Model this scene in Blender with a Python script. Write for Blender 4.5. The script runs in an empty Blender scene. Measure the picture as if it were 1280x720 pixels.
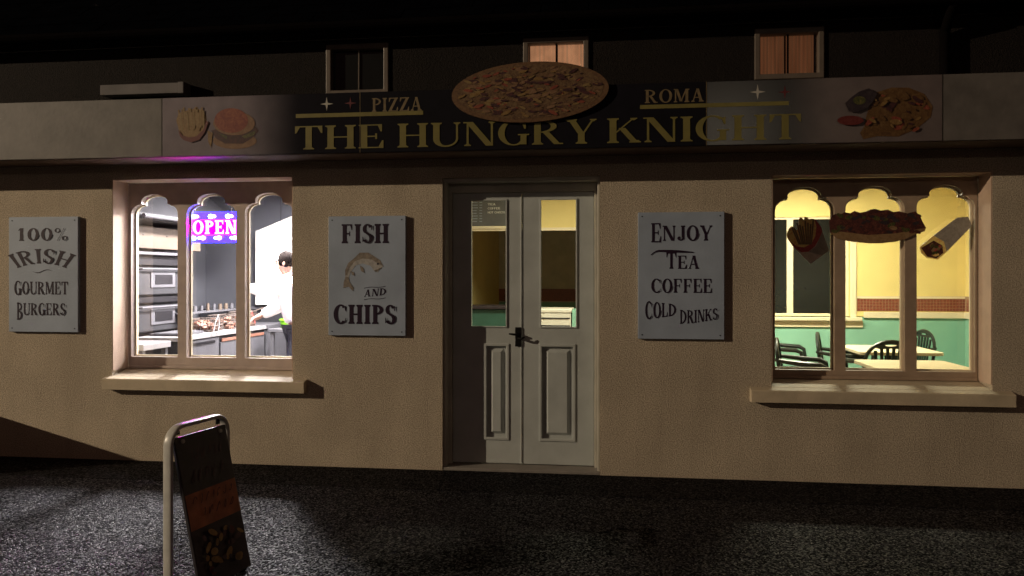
import bpy, bmesh, math, random
from mathutils import Vector, Matrix
from mathutils.geometry import tessellate_polygon
random.seed(7)
PI = math.pi
sc = bpy.context.scene
C = sc.collection

# ------------------------------------------------------------------ camera
CAMZ, CAMD, YAW = 1.49, 6.0, math.radians(7.4)
cd = bpy.data.cameras.new('camera'); cam = bpy.data.objects.new('camera', cd); C.objects.link(cam)
cam.location = (0, -CAMD, CAMZ); cam.rotation_euler = (PI/2, 0, YAW)
cd.sensor_width = 36; cd.lens = 36*1000/1280; cd.shift_y = -15/1280
cd.clip_end = 500; cd.clip_start = .05
sc.camera = cam

# ------------------------------------------------------------------ night sky
w = bpy.data.worlds.new('World'); sc.world = w; w.use_nodes = True
bg = w.node_tree.nodes['Background']
sky = w.node_tree.nodes.new('ShaderNodeTexSky'); sky.sky_type = 'NISHITA'; sky.sun_disc = False
sky.sun_elevation = math.radians(-6); sky.sun_rotation = math.radians(200)
mixw = w.node_tree.nodes.new('ShaderNodeMixRGB'); mixw.blend_type = 'ADD'; mixw.inputs[0].default_value = 1
mixw.inputs[2].default_value = (.32, .125, .10, 1)        # town glow under low cloud
w.node_tree.links.new(sky.outputs[0], mixw.inputs[1]); w.node_tree.links.new(mixw.outputs[0], bg.inputs[0])
bg.inputs[1].default_value = .10
sc.view_settings.view_transform = 'Standard'; sc.view_settings.look = 'None'
sc.view_settings.exposure = 0; sc.view_settings.gamma = 1
sc.cycles.max_bounces = 8; sc.cycles.transparent_max_bounces = 12

# light levels (each lamp stands inside its own fitting, built below)
STREET_W, STREET_COL = 16500, (1, .80, .56)
KITCHEN_W, KITCHEN_COL = 950, (1, .93, .95)
DINING_W, DINING_COL = 140, (1, .93, .68)

# ------------------------------------------------------------------ helpers
def tag(o, label=None, cat=None, group=None, kind=None):
    if label: o['label'] = label
    if cat: o['category'] = cat
    if group: o['group'] = group
    if kind: o['kind'] = kind
    return o
def empty(name, loc=(0, 0, 0), rz=0, parent=None):
    o = bpy.data.objects.new(name, None); C.objects.link(o); o.empty_display_size = .1
    o.location = loc; o.rotation_euler = (0, 0, rz)
    if parent: o.parent = parent
    return o
def at(px, py, y):
    """point on the plane world-y = y seen at pixel (px, py) of the photograph (used to measure the place)"""
    u = (px-640)/1000
    t = (y+CAMD)/(u*math.sin(YAW)+math.cos(YAW))
    return Vector((t*(u*math.cos(YAW)-math.sin(YAW)), y, CAMZ-(py-345)/1000*t))

class MB:
    """collects shapes, builds ONE mesh object"""
    def __init__(s): s.v = []; s.f = []; s.m = []; s.mats = []
    def mi(s, m):
        if m is None: return 0
        if m not in s.mats: s.mats.append(m)
        return s.mats.index(m)
    def add(s, verts, faces, m=None):
        b = len(s.v); s.v += [tuple(p) for p in verts]; k = s.mi(m)
        for f in faces: s.f.append([i+b for i in f]); s.m.append(k)
        return s
    def box(s, x0, y0, z0, x1, y1, z1, m=None, M=None):
        vs = [Vector((x, y, z)) for x in (x0, x1) for y in (y0, y1) for z in (z0, z1)]
        if M: vs = [M @ p for p in vs]
        return s.add(vs, [(0, 1, 3, 2), (4, 6, 7, 5), (0, 4, 5, 1), (2, 3, 7, 6), (0, 2, 6, 4), (1, 5, 7, 3)], m)
    def tube(s, pts, r, n=8, m=None, cap=True):
        pts = [Vector(p) for p in pts]; rr = r if isinstance(r, (list, tuple)) else [r]*len(pts)
        rings = []; ref = None
        for i, p in enumerate(pts):
            d = (pts[min(i+1, len(pts)-1)]-pts[max(i-1, 0)]).normalized()
            if ref is None: ref = d.orthogonal().normalized()
            a = (ref-d*ref.dot(d)).normalized(); ref = a; b = d.cross(a)
            rings.append([p+(a*math.cos(2*PI*k/n)+b*math.sin(2*PI*k/n))*rr[i] for k in range(n)])
        vs = [q for R in rings for q in R]; fs = []
        for i in range(len(pts)-1):
            for k in range(n): fs.append((i*n+k, i*n+(k+1) % n, (i+1)*n+(k+1) % n, (i+1)*n+k))
        if cap: fs += [tuple(range(n))[::-1], tuple((len(pts)-1)*n+k for k in range(n))]
        return s.add(vs, fs, m)
    def lathe(s, prof, c=(0, 0, 0), n=20, m=None, sc_=(1, 1)):
        vs = []; fs = []
        for r, z in prof:
            for k in range(n): vs.append((c[0]+r*math.cos(2*PI*k/n)*sc_[0], c[1]+r*math.sin(2*PI*k/n)*sc_[1], c[2]+z))
        for i in range(len(prof)-1):
            for k in range(n): fs.append((i*n+k, i*n+(k+1) % n, (i+1)*n+(k+1) % n, (i+1)*n+k))
        return s.add(vs, fs, m)
    def prism(s, loops, y0, y1, m=None, M=None):
        """outline (with holes) in the x-z plane, thick from y0 (front) to y1"""
        flat = [p for L in loops for p in L]; n = len(flat)
        tris = tessellate_polygon([[Vector((p[0], p[1], 0)) for p in L] for L in loops])
        vs = [Vector((p[0], y0, p[1])) for p in flat]+[Vector((p[0], y1, p[1])) for p in flat]
        if M: vs = [M @ p for p in vs]
        fs = [tuple(t) for t in tris]+[tuple(i+n for i in reversed(t)) for t in tris]
        b = 0
        for L in loops:
            k = len(L)
            for i in range(k): fs.append((b+i, b+(i+1) % k, b+(i+1) % k+n, b+i+n))
            b += k
        return s.add(vs, fs, m)
    def build(s, name, m=None, parent=None, smooth=False, bevel=0, seg=2, weld=True):
        me = bpy.data.meshes.new(name); me.from_pydata([tuple(p) for p in s.v], [], s.f)
        mats = s.mats if s.mats else [m]
        for q in mats: me.materials.append(q)
        if s.mats: me.polygons.foreach_set('material_index', s.m)
        bm = bmesh.new(); bm.from_mesh(me)
        bmesh.ops.recalc_face_normals(bm, faces=bm.faces)
        if smooth:
            for f in bm.faces: f.smooth = True
            for e in bm.edges:
                if len(e.link_faces) == 2 and e.calc_face_angle(0) > .7: e.smooth = False
        bm.to_mesh(me); bm.free(); me.update()
        o = bpy.data.objects.new(name, me); C.objects.link(o)
        if parent: o.parent = parent
        if bevel:
            b = o.modifiers.new('bevel', 'BEVEL'); b.width = bevel; b.segments = seg; b.limit_method = 'ANGLE'
            b.harden_normals = False
        return o
def bx(name, m, parent, *a, bevel=0): return MB().box(*a).build(name, m, parent, bevel=bevel)
def rectl(x0, z0, x1, z1): return [(x0, z0), (x1, z0), (x1, z1), (x0, z1)]
def ell(cx, cz, rx, rz, n=32, a0=0, rot=0):
    c, s_ = math.cos(rot), math.sin(rot); out = []
    for k in range(n):
        a = a0+2*PI*k/n; x, z = rx*math.cos(a), rz*math.sin(a); out.append((cx+x*c-z*s_, cz+x*s_+z*c))
    return out
def copy_tree(o, parent=None):
    c = o.copy(); C.objects.link(c)
    if parent: c.parent = parent
    for ch in list(o.children): copy_tree(ch, c)
    return c

# ------------------------------------------------------------------ materials
def mat(name, col, rough=.6, metal=0, var=.12, scale=6, bump=0, bscale=60, emit=None, es=0, spec=.5, detail=5, col2=None):
    m = bpy.data.materials.new(name); m.use_nodes = True; N = m.node_tree.nodes; L = m.node_tree.links
    p = N['Principled BSDF']; p.inputs['Roughness'].default_value = rough; p.inputs['Metallic'].default_value = metal
    p.inputs['Specular IOR Level'].default_value = spec
    tc = N.new('ShaderNodeTexCoord'); nz = N.new('ShaderNodeTexNoise')
    nz.inputs['Scale'].default_value = scale; nz.inputs['Detail'].default_value = detail
    L.new(tc.outputs['Object'], nz.inputs['Vector'])
    rp = N.new('ShaderNodeValToRGB'); e = rp.color_ramp.elements
    e[0].position = .3; e[1].position = .72
    c2 = col2 or tuple(min(1, c*(1+var)) for c in col)
    e[0].color = tuple(c*(1-var) for c in col)+(1,); e[1].color = tuple(c2)+(1,)
    L.new(nz.outputs['Fac'], rp.inputs[0]); L.new(rp.outputs[0], p.inputs['Base Color'])
    if bump:
        n2 = N.new('ShaderNodeTexNoise'); n2.inputs['Scale'].default_value = bscale; n2.inputs['Detail'].default_value = 4
        L.new(tc.outputs['Object'], n2.inputs['Vector'])
        b = N.new('ShaderNodeBump'); b.inputs['Strength'].default_value = min(1, bump); b.inputs['Distance'].default_value = .01*max(1, bump)
        L.new(n2.outputs['Fac'], b.inputs['Height']); L.new(b.outputs[0], p.inputs['Normal'])
    if emit:
        p.inputs['Emission Color'].default_value = tuple(emit)+(1,); p.inputs['Emission Strength'].default_value = es
    return m
def nodes(m): return m.node_tree.nodes, m.node_tree.links, m.node_tree.nodes['Principled BSDF']

M = {}
# painted roughcast with stains and runs of dirt
def plaster(name, col, dirt):
    m = mat(name, col, .88, var=.10, scale=2.2, bump=.9, bscale=120, spec=.25)
    N, L, p = nodes(m); src = p.inputs['Base Color'].links[0].from_socket
    tc = N.new('ShaderNodeTexCoord')
    mp = N.new('ShaderNodeMapping'); mp.inputs['Scale'].default_value = (3.2, 3.2, .5); L.new(tc.outputs['Object'], mp.inputs[0])
    n = N.new('ShaderNodeTexNoise'); n.inputs['Scale'].default_value = 1.6; n.inputs['Detail'].default_value = 8; n.inputs['Roughness'].default_value = .65
    L.new(mp.outputs[0], n.inputs['Vector'])
    r = N.new('ShaderNodeValToRGB'); r.color_ramp.elements[0].position = .42; r.color_ramp.elements[1].position = .75
    r.color_ramp.elements[0].color = (0, 0, 0, 1); r.color_ramp.elements[1].color = (.55, .55, .55, 1)
    L.new(n.outputs['Fac'], r.inputs[0])
    mx = N.new('ShaderNodeMixRGB'); mx.inputs[2].default_value = tuple(dirt)+(1,)
    L.new(r.outputs[0], mx.inputs[0]); L.new(src, mx.inputs[1])
    # fine pebble speckle of the roughcast
    v = N.new('ShaderNodeTexNoise'); v.inputs['Scale'].default_value = 120; v.inputs['Detail'].default_value = 2
    L.new(tc.outputs['Object'], v.inputs['Vector'])
    r2 = N.new('ShaderNodeValToRGB'); r2.color_ramp.elements[0].position = .38; r2.color_ramp.elements[1].position = .62
    r2.color_ramp.elements[0].color = (.62, .62, .64, 1); r2.color_ramp.elements[1].color = (1.1, 1.1, 1.1, 1)
    L.new(v.outputs['Fac'], r2.inputs[0])
    m2 = N.new('ShaderNodeMixRGB'); m2.blend_type = 'MULTIPLY'; m2.inputs[0].default_value = 1
    L.new(mx.outputs[0], m2.inputs[1]); L.new(r2.outputs[0], m2.inputs[2]); L.new(m2.outputs[0], p.inputs['Base Color'])
    return m
M['cream'] = plaster('cream_roughcast', (.55, .465, .35), (.42, .35, .26))
M['underlit_render'] = plaster('underlit_upper_render', (.011, .0075, .006), (.006, .0045, .004))  # dark wall; the weaker light above the sign is also put into this colour
M['sill'] = mat('painted_sill', (.50, .42, .30), .7, var=.15, bump=.3, bscale=90)
M['jamb'] = mat('painted_reveal', (.50, .36, .27), .8, var=.12, bump=.3, bscale=90)
M['soffit'] = mat('brown_painted_board', (.10, .055, .035), .7, var=.2, bump=.2)
M['frame'] = mat('window_frame_paint', (.44, .36, .32), .5, var=.12, scale=9, bump=.12, bscale=50)
M['frame_shaded'] = mat('shaded_window_frame_paint', (.34, .25, .18), .5, var=.14, scale=9, bump=.12, bscale=50)  # darker copy of the frame paint; right window's weaker lamp light is in the colour
M['upvc'] = mat('upper_frame_paint', (.12, .095, .075), .5, var=.15, scale=9)  # darkened paint, standing in for the weaker light on the upper frames
M['door'] = mat('door_paint', (.43, .46, .45), .48, var=.10, scale=5, bump=.12, bscale=40)
M['doorframe'] = mat('door_frame_paint', (.44, .42, .36), .5, var=.14, scale=5, bump=.12, bscale=40)
M['black'] = mat('black_iron', (.012, .012, .012), .4, metal=.6)
M['board'] = mat('sign_board', (.31, .37, .47), .5, var=.12, scale=4, bump=.08, bscale=60)
M['boardedge'] = mat('sign_edge', (.12, .05, .04), .6)
M['ink'] = mat('purple_black_ink', (.016, .005, .020), .5, var=.35, scale=30, spec=.3)
M['fishink'] = mat('faded_fish_ink', (.20, .17, .14), .6, var=.4, scale=40)
M['fishink2'] = mat('pale_fish_ink', (.34, .33, .32), .6, var=.25, scale=40)
M['blank'] = mat('blank_fascia', (.115, .104, .095), .6, var=.22, scale=7, bump=.1, bscale=30)  # white panels greyed in colour for the weaker light at sign height
M['fasciaside'] = mat('fascia_edge', (.03, .025, .02), .6)
M['gold'] = mat('gold_vinyl', (.165, .14, .035), .5, var=.14, scale=12)
M['goldpale'] = mat('dull_gold_vinyl', (.16, .115, .055), .55, var=.3, scale=30)
M['silver'] = mat('silver_vinyl', (.40, .38, .34), .5)
M['redink'] = mat('dark_red_vinyl', (.10, .012, .015), .5)
M['steel'] = mat('brushed_steel', (.040, .039, .043), .6, metal=.2, spec=.25, var=.15, scale=5)
M['steel_dark'] = mat('oven_steel', (.012, .0118, .0135), .65, metal=.2, spec=.2, var=.22, scale=6)
M['black_enamel'] = mat('black_enamel', (.0035, .003, .004), .6, spec=.12)
M['white_edge'] = mat('white_laminate', (.11, .106, .106), .5, var=.05)
M['beige'] = mat('beige_sheet', (.045, .033, .024), .6, var=.12, spec=.2)
M['kwall'] = mat('kitchen_wall_cladding', (.050, .051, .058), .42, metal=.15, var=.16, scale=1.8)
M['kwhite'] = mat('kitchen_white_wall', (.26, .25, .235), .6, var=.05)
M['kceil'] = mat('kitchen_ceiling_paint', (.22, .235, .28), .7, var=.12, scale=2)
M['kfloor'] = mat('kitchen_floor_tile', (.16, .14, .13), .5)
M['yellow'] = mat('yellow_wall_paint', (.80, .66, .27), .7, var=.05, scale=3, bump=.1, bscale=70)
M['green'] = mat('mint_wall_paint', (.25, .52, .40), .6, var=.08, scale=3, bump=.1, bscale=70)
M['dceil'] = mat('dining_ceiling_paint', (.80, .74, .58), .8, var=.04)
M['dfloor'] = mat('dining_floor_tile', (.25, .16, .11), .45, var=.2)
M['rail'] = mat('cream_joinery', (.80, .70, .50), .5, var=.05)
M['tile'] = mat('maroon_mosaic', (.24, .065, .04), .35, var=.35, scale=60)
M['grout'] = mat('mosaic_grout', (.38, .26, .16), .8)
M['tabletop'] = mat('cream_tabletop', (.80, .70, .50), .35, var=.06, scale=4)
M['tableedge'] = mat('table_edge', (.60, .50, .34), .5)
M['chair'] = mat('dark_green_resin', (.012, .018, .015), .38, var=.2)
M['tube'] = mat('white_sign_tube', (.50, .50, .47), .35, var=.15, scale=14)
M['tubein'] = mat('worn_tube_inside', (.30, .20, .12), .6)
M['skin'] = mat('skin', (.22, .12, .085), .55, var=.08)
M['shirt'] = mat('white_cotton', (.82, .81, .80), .85, var=.04, bump=.2, bscale=25)
M['trouser'] = mat('navy_trousers', (.010, .012, .022), .85, var=.15)
M['hair'] = mat('dark_brown_hair', (.0035, .0022, .0018), .95, spec=.05, var=.4, scale=60, bump=.4, bscale=90)
M['greenplastic'] = mat('lime_plastic', (.10, .30, .008), .35, var=.05)
M['redplastic'] = mat('red_plastic', (.75, .03, .03), .35)
M['brownfood'] = mat('browned_food', (.085, .032, .018), .6, var=.5, scale=40)
M['wire'] = mat('dark_wire', (.10, .08, .07), .4, metal=.6)
M['slate'] = mat('roof_slate', (.002, .0022, .003), .95, var=.3, spec=.0)
M['concrete'] = mat('concrete', (.22, .20, .18), .9, bump=.5, bscale=40)
M['pole'] = mat('galvanised_pole', (.30, .31, .31), .45, metal=.6)
M['rubber'] = mat('black_rubber', (.006, .006, .006), .95, spec=.05)
M['pipe'] = mat('dark_pipe', (.005, .004, .004), .95, spec=.0)
M['menuboard'] = mat('menu_board', (.11, .11, .11), .55)
M['white'] = mat('white_marker', (.80, .80, .75), .6)
M['nightglass'] = mat('night_window_glass', (.010, .012, .012), .08, var=.3, scale=1.5)

def glass(name, tint=(1, 1, 1), gl=.05):
    m = bpy.data.materials.new(name); m.use_nodes = True; N = m.node_tree.nodes; L = m.node_tree.links
    N.remove(N['Principled BSDF']); out = N['Material Output']
    t = N.new('ShaderNodeBsdfTransparent'); t.inputs[0].default_value = tuple(tint)+(1,)
    g = N.new('ShaderNodeBsdfGlossy'); g.inputs['Roughness'].default_value = .03
    fr = N.new('ShaderNodeFresnel'); fr.inputs[0].default_value = 1.45
    ml = N.new('ShaderNodeMath'); ml.operation = 'MULTIPLY'; ml.inputs[1].default_value = gl/.04
    mx = N.new('ShaderNodeMixShader'); L.new(fr.outputs[0], ml.inputs[0]); L.new(ml.outputs[0], mx.inputs[0])
    L.new(t.outputs[0], mx.inputs[1]); L.new(g.outputs[0], mx.inputs[2]); L.new(mx.outputs[0], out.inputs[0])
    return m
M['glass'] = glass('window_glass', (.97, .98, .97))

def emission(name, col, st):
    m = bpy.data.materials.new(name); m.use_nodes = True; p = m.node_tree.nodes['Principled BSDF']
    p.inputs['Base Color'].default_value = tuple(c*.5 for c in col)+(1,)
    p.inputs['Emission Color'].default_value = tuple(col)+(1,); p.inputs['Emission Strength'].default_value = st
    return m

# printed vinyl that fades between two ink colours along world x (flat print)
def faded(name, xa, xb, ca, cb):
    m = mat(name, ca, .38, var=.0); N, L, p = nodes(m)
    tc = N.new('ShaderNodeTexCoord'); sp = N.new('ShaderNodeSeparateXYZ'); L.new(tc.outputs['Object'], sp.inputs[0])
    mr = N.new('ShaderNodeMapRange'); mr.interpolation_type = 'SMOOTHSTEP'
    mr.inputs['From Min'].default_value = xa; mr.inputs['From Max'].default_value = xb; L.new(sp.outputs[0], mr.inputs['Value'])
    nz = N.new('ShaderNodeTexNoise'); nz.inputs['Scale'].default_value = 9; nz.inputs['Detail'].default_value = 6; L.new(tc.outputs['Object'], nz.inputs['Vector'])
    r = N.new('ShaderNodeValToRGB'); r.color_ramp.elements[0].position = .3; r.color_ramp.elements[0].color = (.78, .76, .78, 1)
    r.color_ramp.elements[1].color = (1.15, 1.12, 1.1, 1); L.new(nz.outputs['Fac'], r.inputs[0])
    mx = N.new('ShaderNodeMixRGB'); mx.inputs[1].default_value = tuple(ca)+(1,); mx.inputs[2].default_value = tuple(cb)+(1,)
    L.new(mr.outputs[0], mx.inputs[0])
    m2 = N.new('ShaderNodeMixRGB'); m2.blend_type = 'MULTIPLY'; m2.inputs[0].default_value = 1
    L.new(mx.outputs[0], m2.inputs[1]); L.new(r.outputs[0], m2.inputs[2]); L.new(m2.outputs[0], p.inputs['Base Color'])
    return m
def food(name, c1, c2, c3, scale=30):
    m = mat(name, c1, .5, var=0); N, L, p = nodes(m)
    tc = N.new('ShaderNodeTexCoord'); nz = N.new('ShaderNodeTexNoise'); nz.inputs['Scale'].default_value = scale; nz.inputs['Detail'].default_value = 6
    nz.inputs['Roughness'].default_value = .7; nz.inputs['Distortion'].default_value = 1.2
    L.new(tc.outputs['Object'], nz.inputs['Vector'])
    r = N.new('ShaderNodeValToRGB'); e = r.color_ramp.elements; e[0].position = .36; e[1].position = .66
    e[0].color = tuple(c1)+(1,); e[1].color = tuple(c3)+(1,); k = e.new(.5); k.color = tuple(c2)+(1,)
    L.new(nz.outputs['Fac'], r.inputs[0]); L.new(r.outputs[0], p.inputs['Base Color'])
    return m
M['f_fries'] = food('printed_fries', (0.132, 0.066, 0.018), (0.192, 0.108, 0.03), (0.24, 0.156, 0.06), 45)
M['f_fries_hi'] = food('printed_fries_light', (0.1632, 0.096, 0.0288), (0.2016, 0.1296, 0.0432), (0.2208, 0.1584, 0.0672), 45)
M['f_red'] = food('printed_red', (0.078, 0.006, 0.006), (0.102, 0.012, 0.009), (0.12, 0.021, 0.018), 30)
M['f_paper'] = food('printed_paper', (.25, .23, .22), (.29, .27, .25), (.34, .32, .30), 25)
M['f_bun'] = food('printed_bun', (.13, .018, .012), (.19, .04, .02), (.25, .08, .035), 22)
M['f_bunlight'] = food('printed_bun_light', (0.144, 0.072, 0.036), (0.18, 0.096, 0.048), (0.216, 0.126, 0.066), 22)
M['f_meat'] = food('printed_meat', (0.021, 0.006, 0.0072), (0.042, 0.012, 0.012), (0.078, 0.018, 0.018), 40)
M['f_salad'] = food('printed_salad', (0.024, 0.03, 0.006), (0.06, 0.06, 0.012), (0.12, 0.096, 0.03), 45)
M['f_crust'] = food('printed_crust', (0.078, 0.036, 0.015), (0.12, 0.06, 0.024), (0.15, 0.084, 0.036), 28)
M['f_cheese'] = food('printed_cheese', (0.054, 0.021, 0.012), (0.12, 0.066, 0.027), (0.162, 0.102, 0.048), 34)
M['f_golden'] = food('printed_golden', (0.066, 0.027, 0.0072), (0.102, 0.048, 0.012), (0.132, 0.072, 0.024), 30)
M['f_dark'] = food('printed_dark', (.012, .008, .012), (.025, .015, .02), (.04, .03, .03), 30)
M['st_fries'] = food('sticker_fries', (0.7616, 0.3808, 0.1142), (0.9, 0.6474, 0.1904), (0.9, 0.8378, 0.3046), 40)
M['st_red'] = food('sticker_red', (0.312, 0.0288, 0.0288), (0.432, 0.048, 0.048), (0.528, 0.072, 0.072), 40)
M['st_paper'] = food('sticker_paper', (0.504, 0.42, 0.336), (0.588, 0.504, 0.42), (0.693, 0.609, 0.525), 25)
M['st_paper2'] = food('sticker_paper_shade', (0.2535, 0.2197, 0.1859), (0.3211, 0.2873, 0.2366), (0.3718, 0.338, 0.2873), 25)
M['st_bun'] = food('sticker_bun', (0.176, 0.096, 0.04), (0.24, 0.144, 0.064), (0.272, 0.176, 0.088), 30)
M['st_meat'] = food('sticker_filling', (0.0264, 0.0079, 0.0066), (0.066, 0.0132, 0.01), (0.1452, 0.0462, 0.0264), 42)
M['st_salad'] = food('sticker_salad', (0.018, 0.03, 0.006), (0.054, 0.06, 0.012), (0.144, 0.084, 0.03), 60)

# rough chip asphalt: pale chips in dark binder
def asphalt(name, base, chip, cs, frac, bump, rough=.9, spec=.06):
    m = mat(name, base, .8, var=.2, scale=1.3); N, L, p = nodes(m); src = p.inputs['Base Color'].links[0].from_socket
    tc = N.new('ShaderNodeTexCoord'); v = N.new('ShaderNodeTexVoronoi'); v.inputs['Scale'].default_value = cs
    L.new(tc.outputs['Object'], v.inputs['Vector'])
    sp = N.new('ShaderNodeSeparateColor'); L.new(v.outputs['Color'], sp.inputs[0])
    r = N.new('ShaderNodeValToRGB'); r.color_ramp.elements[0].position = frac; r.color_ramp.elements[1].position = min(1, frac+.12)
    r.color_ramp.elements[0].color = (0, 0, 0, 1)
    L.new(sp.outputs[0], r.inputs[0])
    mx = N.new('ShaderNodeMixRGB'); mx.inputs[2].default_value = tuple(chip)+(1,); L.new(r.outputs[0], mx.inputs[0]); L.new(src, mx.inputs[1])
    L.new(mx.outputs[0], p.inputs['Base Color'])
    b = N.new('ShaderNodeBump'); b.inputs['Strength'].default_value = bump; b.inputs['Distance'].default_value = .008
    b.invert = True
    L.new(v.outputs['Distance'], b.inputs['Height']); L.new(b.outputs[0], p.inputs['Normal'])
    # some chips are polished by traffic, most are dull
    for sock, ch_, a_, b_, lo_, hi_ in (('Roughness', 1, .55, .95, .85, rough), ('Specular IOR Level', 1, .55, .95, .02, spec)):
        q = N.new('ShaderNodeMapRange'); q.inputs['From Min'].default_value = a_; q.inputs['From Max'].default_value = b_
        q.inputs['To Min'].default_value = lo_; q.inputs['To Max'].default_value = hi_
        L.new(sp.outputs[ch_], q.inputs['Value']); L.new(q.outputs[0], p.inputs[sock])
    return m
M['asphalt'] = asphalt('chip_asphalt', (.004, .0038, .0045), (.034, .032, .038), 105, .62, 1.0, .32, .50)
M['strip'] = asphalt('shaded_path_asphalt', (.0045, .0043, .005), (.030, .027, .029), 95, .66, .9, .5, .15)  # path asphalt, made darker and duller to carry the shade below the sills

# ------------------------------------------------------------------ serif lettering drawn by hand
class Font:
    def __init__(s, S=.20, T=.07, sl=.07, sh=.055): s.S, s.T, s.sl, s.sh = S, T, sl, sh
    def glyph(s, ch):
        S, T, sl, sh = s.S, s.T, s.sl, s.sh; P = []
        def rect(x0, y0, x1, y1): P.append([(x0, y0), (x1, y0), (x1, y1), (x0, y1)])
        def stem(x, y0=0, y1=1, w_=S): rect(x-w_/2, y0, x+w_/2, y1)
        def foot(x, top=False, w_=S):
            y0, y1 = (1-sh, 1) if top else (0, sh)
            rect(x-w_/2-sl, y0, x+w_/2+sl, y1)
            yy = y0 if top else y1; d = -.05 if top else .05
            P.append([(x-w_/2-sl*.6, yy), (x+w_/2+sl*.6, yy), (x+w_/2, yy+d), (x-w_/2, yy+d)])
        def diag(x0, y0, x1, y1, w_): P.append([(x0-w_/2, y0), (x0+w_/2, y0), (x1+w_/2, y1), (x1-w_/2, y1)])
        def arc(cx, cy, rx, ry, a0, a1, s_=S, t_=T, n=12):
            for k in range(n):
                q = []
                for a in (a0+(a1-a0)*k/n, a0+(a1-a0)*(k+1)/n):
                    a = math.radians(a); c_, n_ = math.cos(a), math.sin(a)
                    q.append(((cx+rx*c_, cy+ry*n_), (cx+(rx-s_)*c_, cy+(ry-t_)*n_)))
                P.append([q[0][0], q[1][0], q[1][1], q[0][1]])
        def tick(x, y0, y1): P.append([(x-.055, y0 if y0 > .5 or y0 == 0 else y0), (x, y0), (x, y1), (x-.03, y1)])
        L = S/2+sl; W = .74
        if ch == 'I': stem(L); foot(L); foot(L, True); return P, 2*L
        if ch == 'J':
            stem(.42, .22, 1); foot(.42, True); arc(.42+S/2-.24, .22, .24, .22, -180, 0, S*.8, T*1.2); arc(.16, .2, .09, .09, 0, 360, .089, .089); return P, .42+L
        if ch == 'H':
            R = W+.08-L; stem(L); stem(R); rect(L, .5-T/2, R, .5+T/2)
            for x in (L, R): foot(x); foot(x, True)
            return P, W+.08
        if ch == 'T':
            stem(W/2); foot(W/2); rect(0, 1-T, W, 1)
            P.append([(0, .68), (.04, .70), (.13, 1-T), (0, 1-T)]); P.append([(W, .68), (W-.04, .70), (W-.13, 1-T), (W, 1-T)]); return P, W
        if ch in 'EF':
            W = .66; stem(L); rect(0, 1-sh, W-.04, 1); rect(L, .5-T/2, W-.18, .5+T/2); rect(W-.22, .38, W-.17, .62)
            P.append([(W-.04, .70), (W-.08, .70), (W-.15, 1-sh), (W-.04, 1-sh)])
            if ch == 'E': rect(0, 0, W, sh); P.append([(W, .32), (W-.04, .32), (W-.13, sh), (W, sh)])
            else: foot(L)
            return P, W+.01
        if ch == 'L':
            W = .62; stem(L); foot(L, True); rect(0, 0, W, sh); P.append([(W, .34), (W-.04, .34), (W-.13, sh), (W, sh)]); return P, W
        if ch == 'U':
            t2 = T*1.1; R = W+.04-sl-t2/2; stem(L, .32, 1); stem(R, .32, 1, t2); foot(L, True); foot(R, True, t2)
            cx = (L-S/2+R+t2/2)/2; rx = cx-(L-S/2)
            arc(cx, .32, rx, .34, 180, 270, S, T*1.3); arc(cx, .32, rx, .34, 270, 360, t2, T*1.3); return P, W+.04
        if ch == 'N':
            t2 = T*1.1; R = W+.10-sl-t2/2; x0 = sl+t2/2+.03; stem(x0, 0, 1, t2); stem(R, 0, 1, t2)
            diag(R-S*.35, 0, x0+S*.35-.02, 1, S*1.15); foot(x0, False, t2); foot(R, True, t2); rect(0, 1-sh, x0+.1, 1); return P, W+.10
        if ch == 'M':
            W = .96; t2 = T*1.1; x0 = sl+t2/2; R = W-sl-S/2; stem(x0, 0, 1, t2); stem(R)
            diag(W/2-.03, .06, x0+S*.4, 1, S*.95); diag(W/2-.03, .06, R-S*.2, 1, t2); foot(x0, False, t2); foot(R); rect(0, 1-sh, x0+.12, 1); rect(R-.1, 1-sh, W, 1); return P, W
        if ch == 'A':
            W = .80; diag(sl+.05, 0, W/2-.02, 1, T); diag(W-sl-S*.55, 0, W/2, 1, S); rect(.2, .30, W-.22, .30+T); foot(sl+.05, False, T); foot(W-sl-S*.55); return P, W
        if ch == 'V': diag(W/2, 0, sl+S/2, 1, S); diag(W/2, 0, W-sl, 1, T); return P, W
        if ch == 'Y':
            W = .78; stem(W/2, 0, .48); foot(W/2); diag(W/2-.01, .42, L-.01, 1, S); diag(W/2+S*.3, .42, W-sl-.03, 1, T*1.1); foot(L-.01, True); foot(W-sl-.03, True, T); return P, W
        if ch == 'K':
            W = .82; stem(L); foot(L); foot(L, True); diag(L+.06, .40, W-.16, 1, T*1.1); diag(W-L+.02, 0, L+.22, .60, S); foot(W-L+.02); foot(W-.16, True, T); return P, W
        if ch in 'PRBD':
            stem(L); rect(0, 1-sh, L, 1); 
            if ch != 'B' and ch != 'D': foot(L)
            if ch == 'D': rect(0, 0, L, sh); arc(L, .5, .78-L, .5, -90, 90, S, T, 16); return P, .79
            if ch == 'B': rect(0, 0, L, sh); arc(L+.06, .76, .60-L-.06, .24, -90, 90, S*.8, T); arc(L+.06, .27, .66-L-.06, .27, -90, 90, S, T); rect(L, .5, L+.07, .5+T*.8); rect(L, 0, L+.07, T); rect(L, 1-T, L+.07, 1); return P, .67
            arc(L+.06, .74, .64-L-.06, .26, -90, 90, S*.9, T, 14); rect(L, .48, L+.07, .48+T); rect(L, 1-T, L+.07, 1)
            if ch == 'R': diag(.74-S*.5, 0, .36, .50, S); rect(.72-S*.5, 0, .80, sh); return P, .80
            return P, .65
        if ch == 'O': arc(.40, .5, .40, .52, 0, 360, S, T, 28); return P, .80
        if ch == '0': arc(.32, .5, .32, .5, 0, 360, S*.95, T, 28); return P, .64
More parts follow.
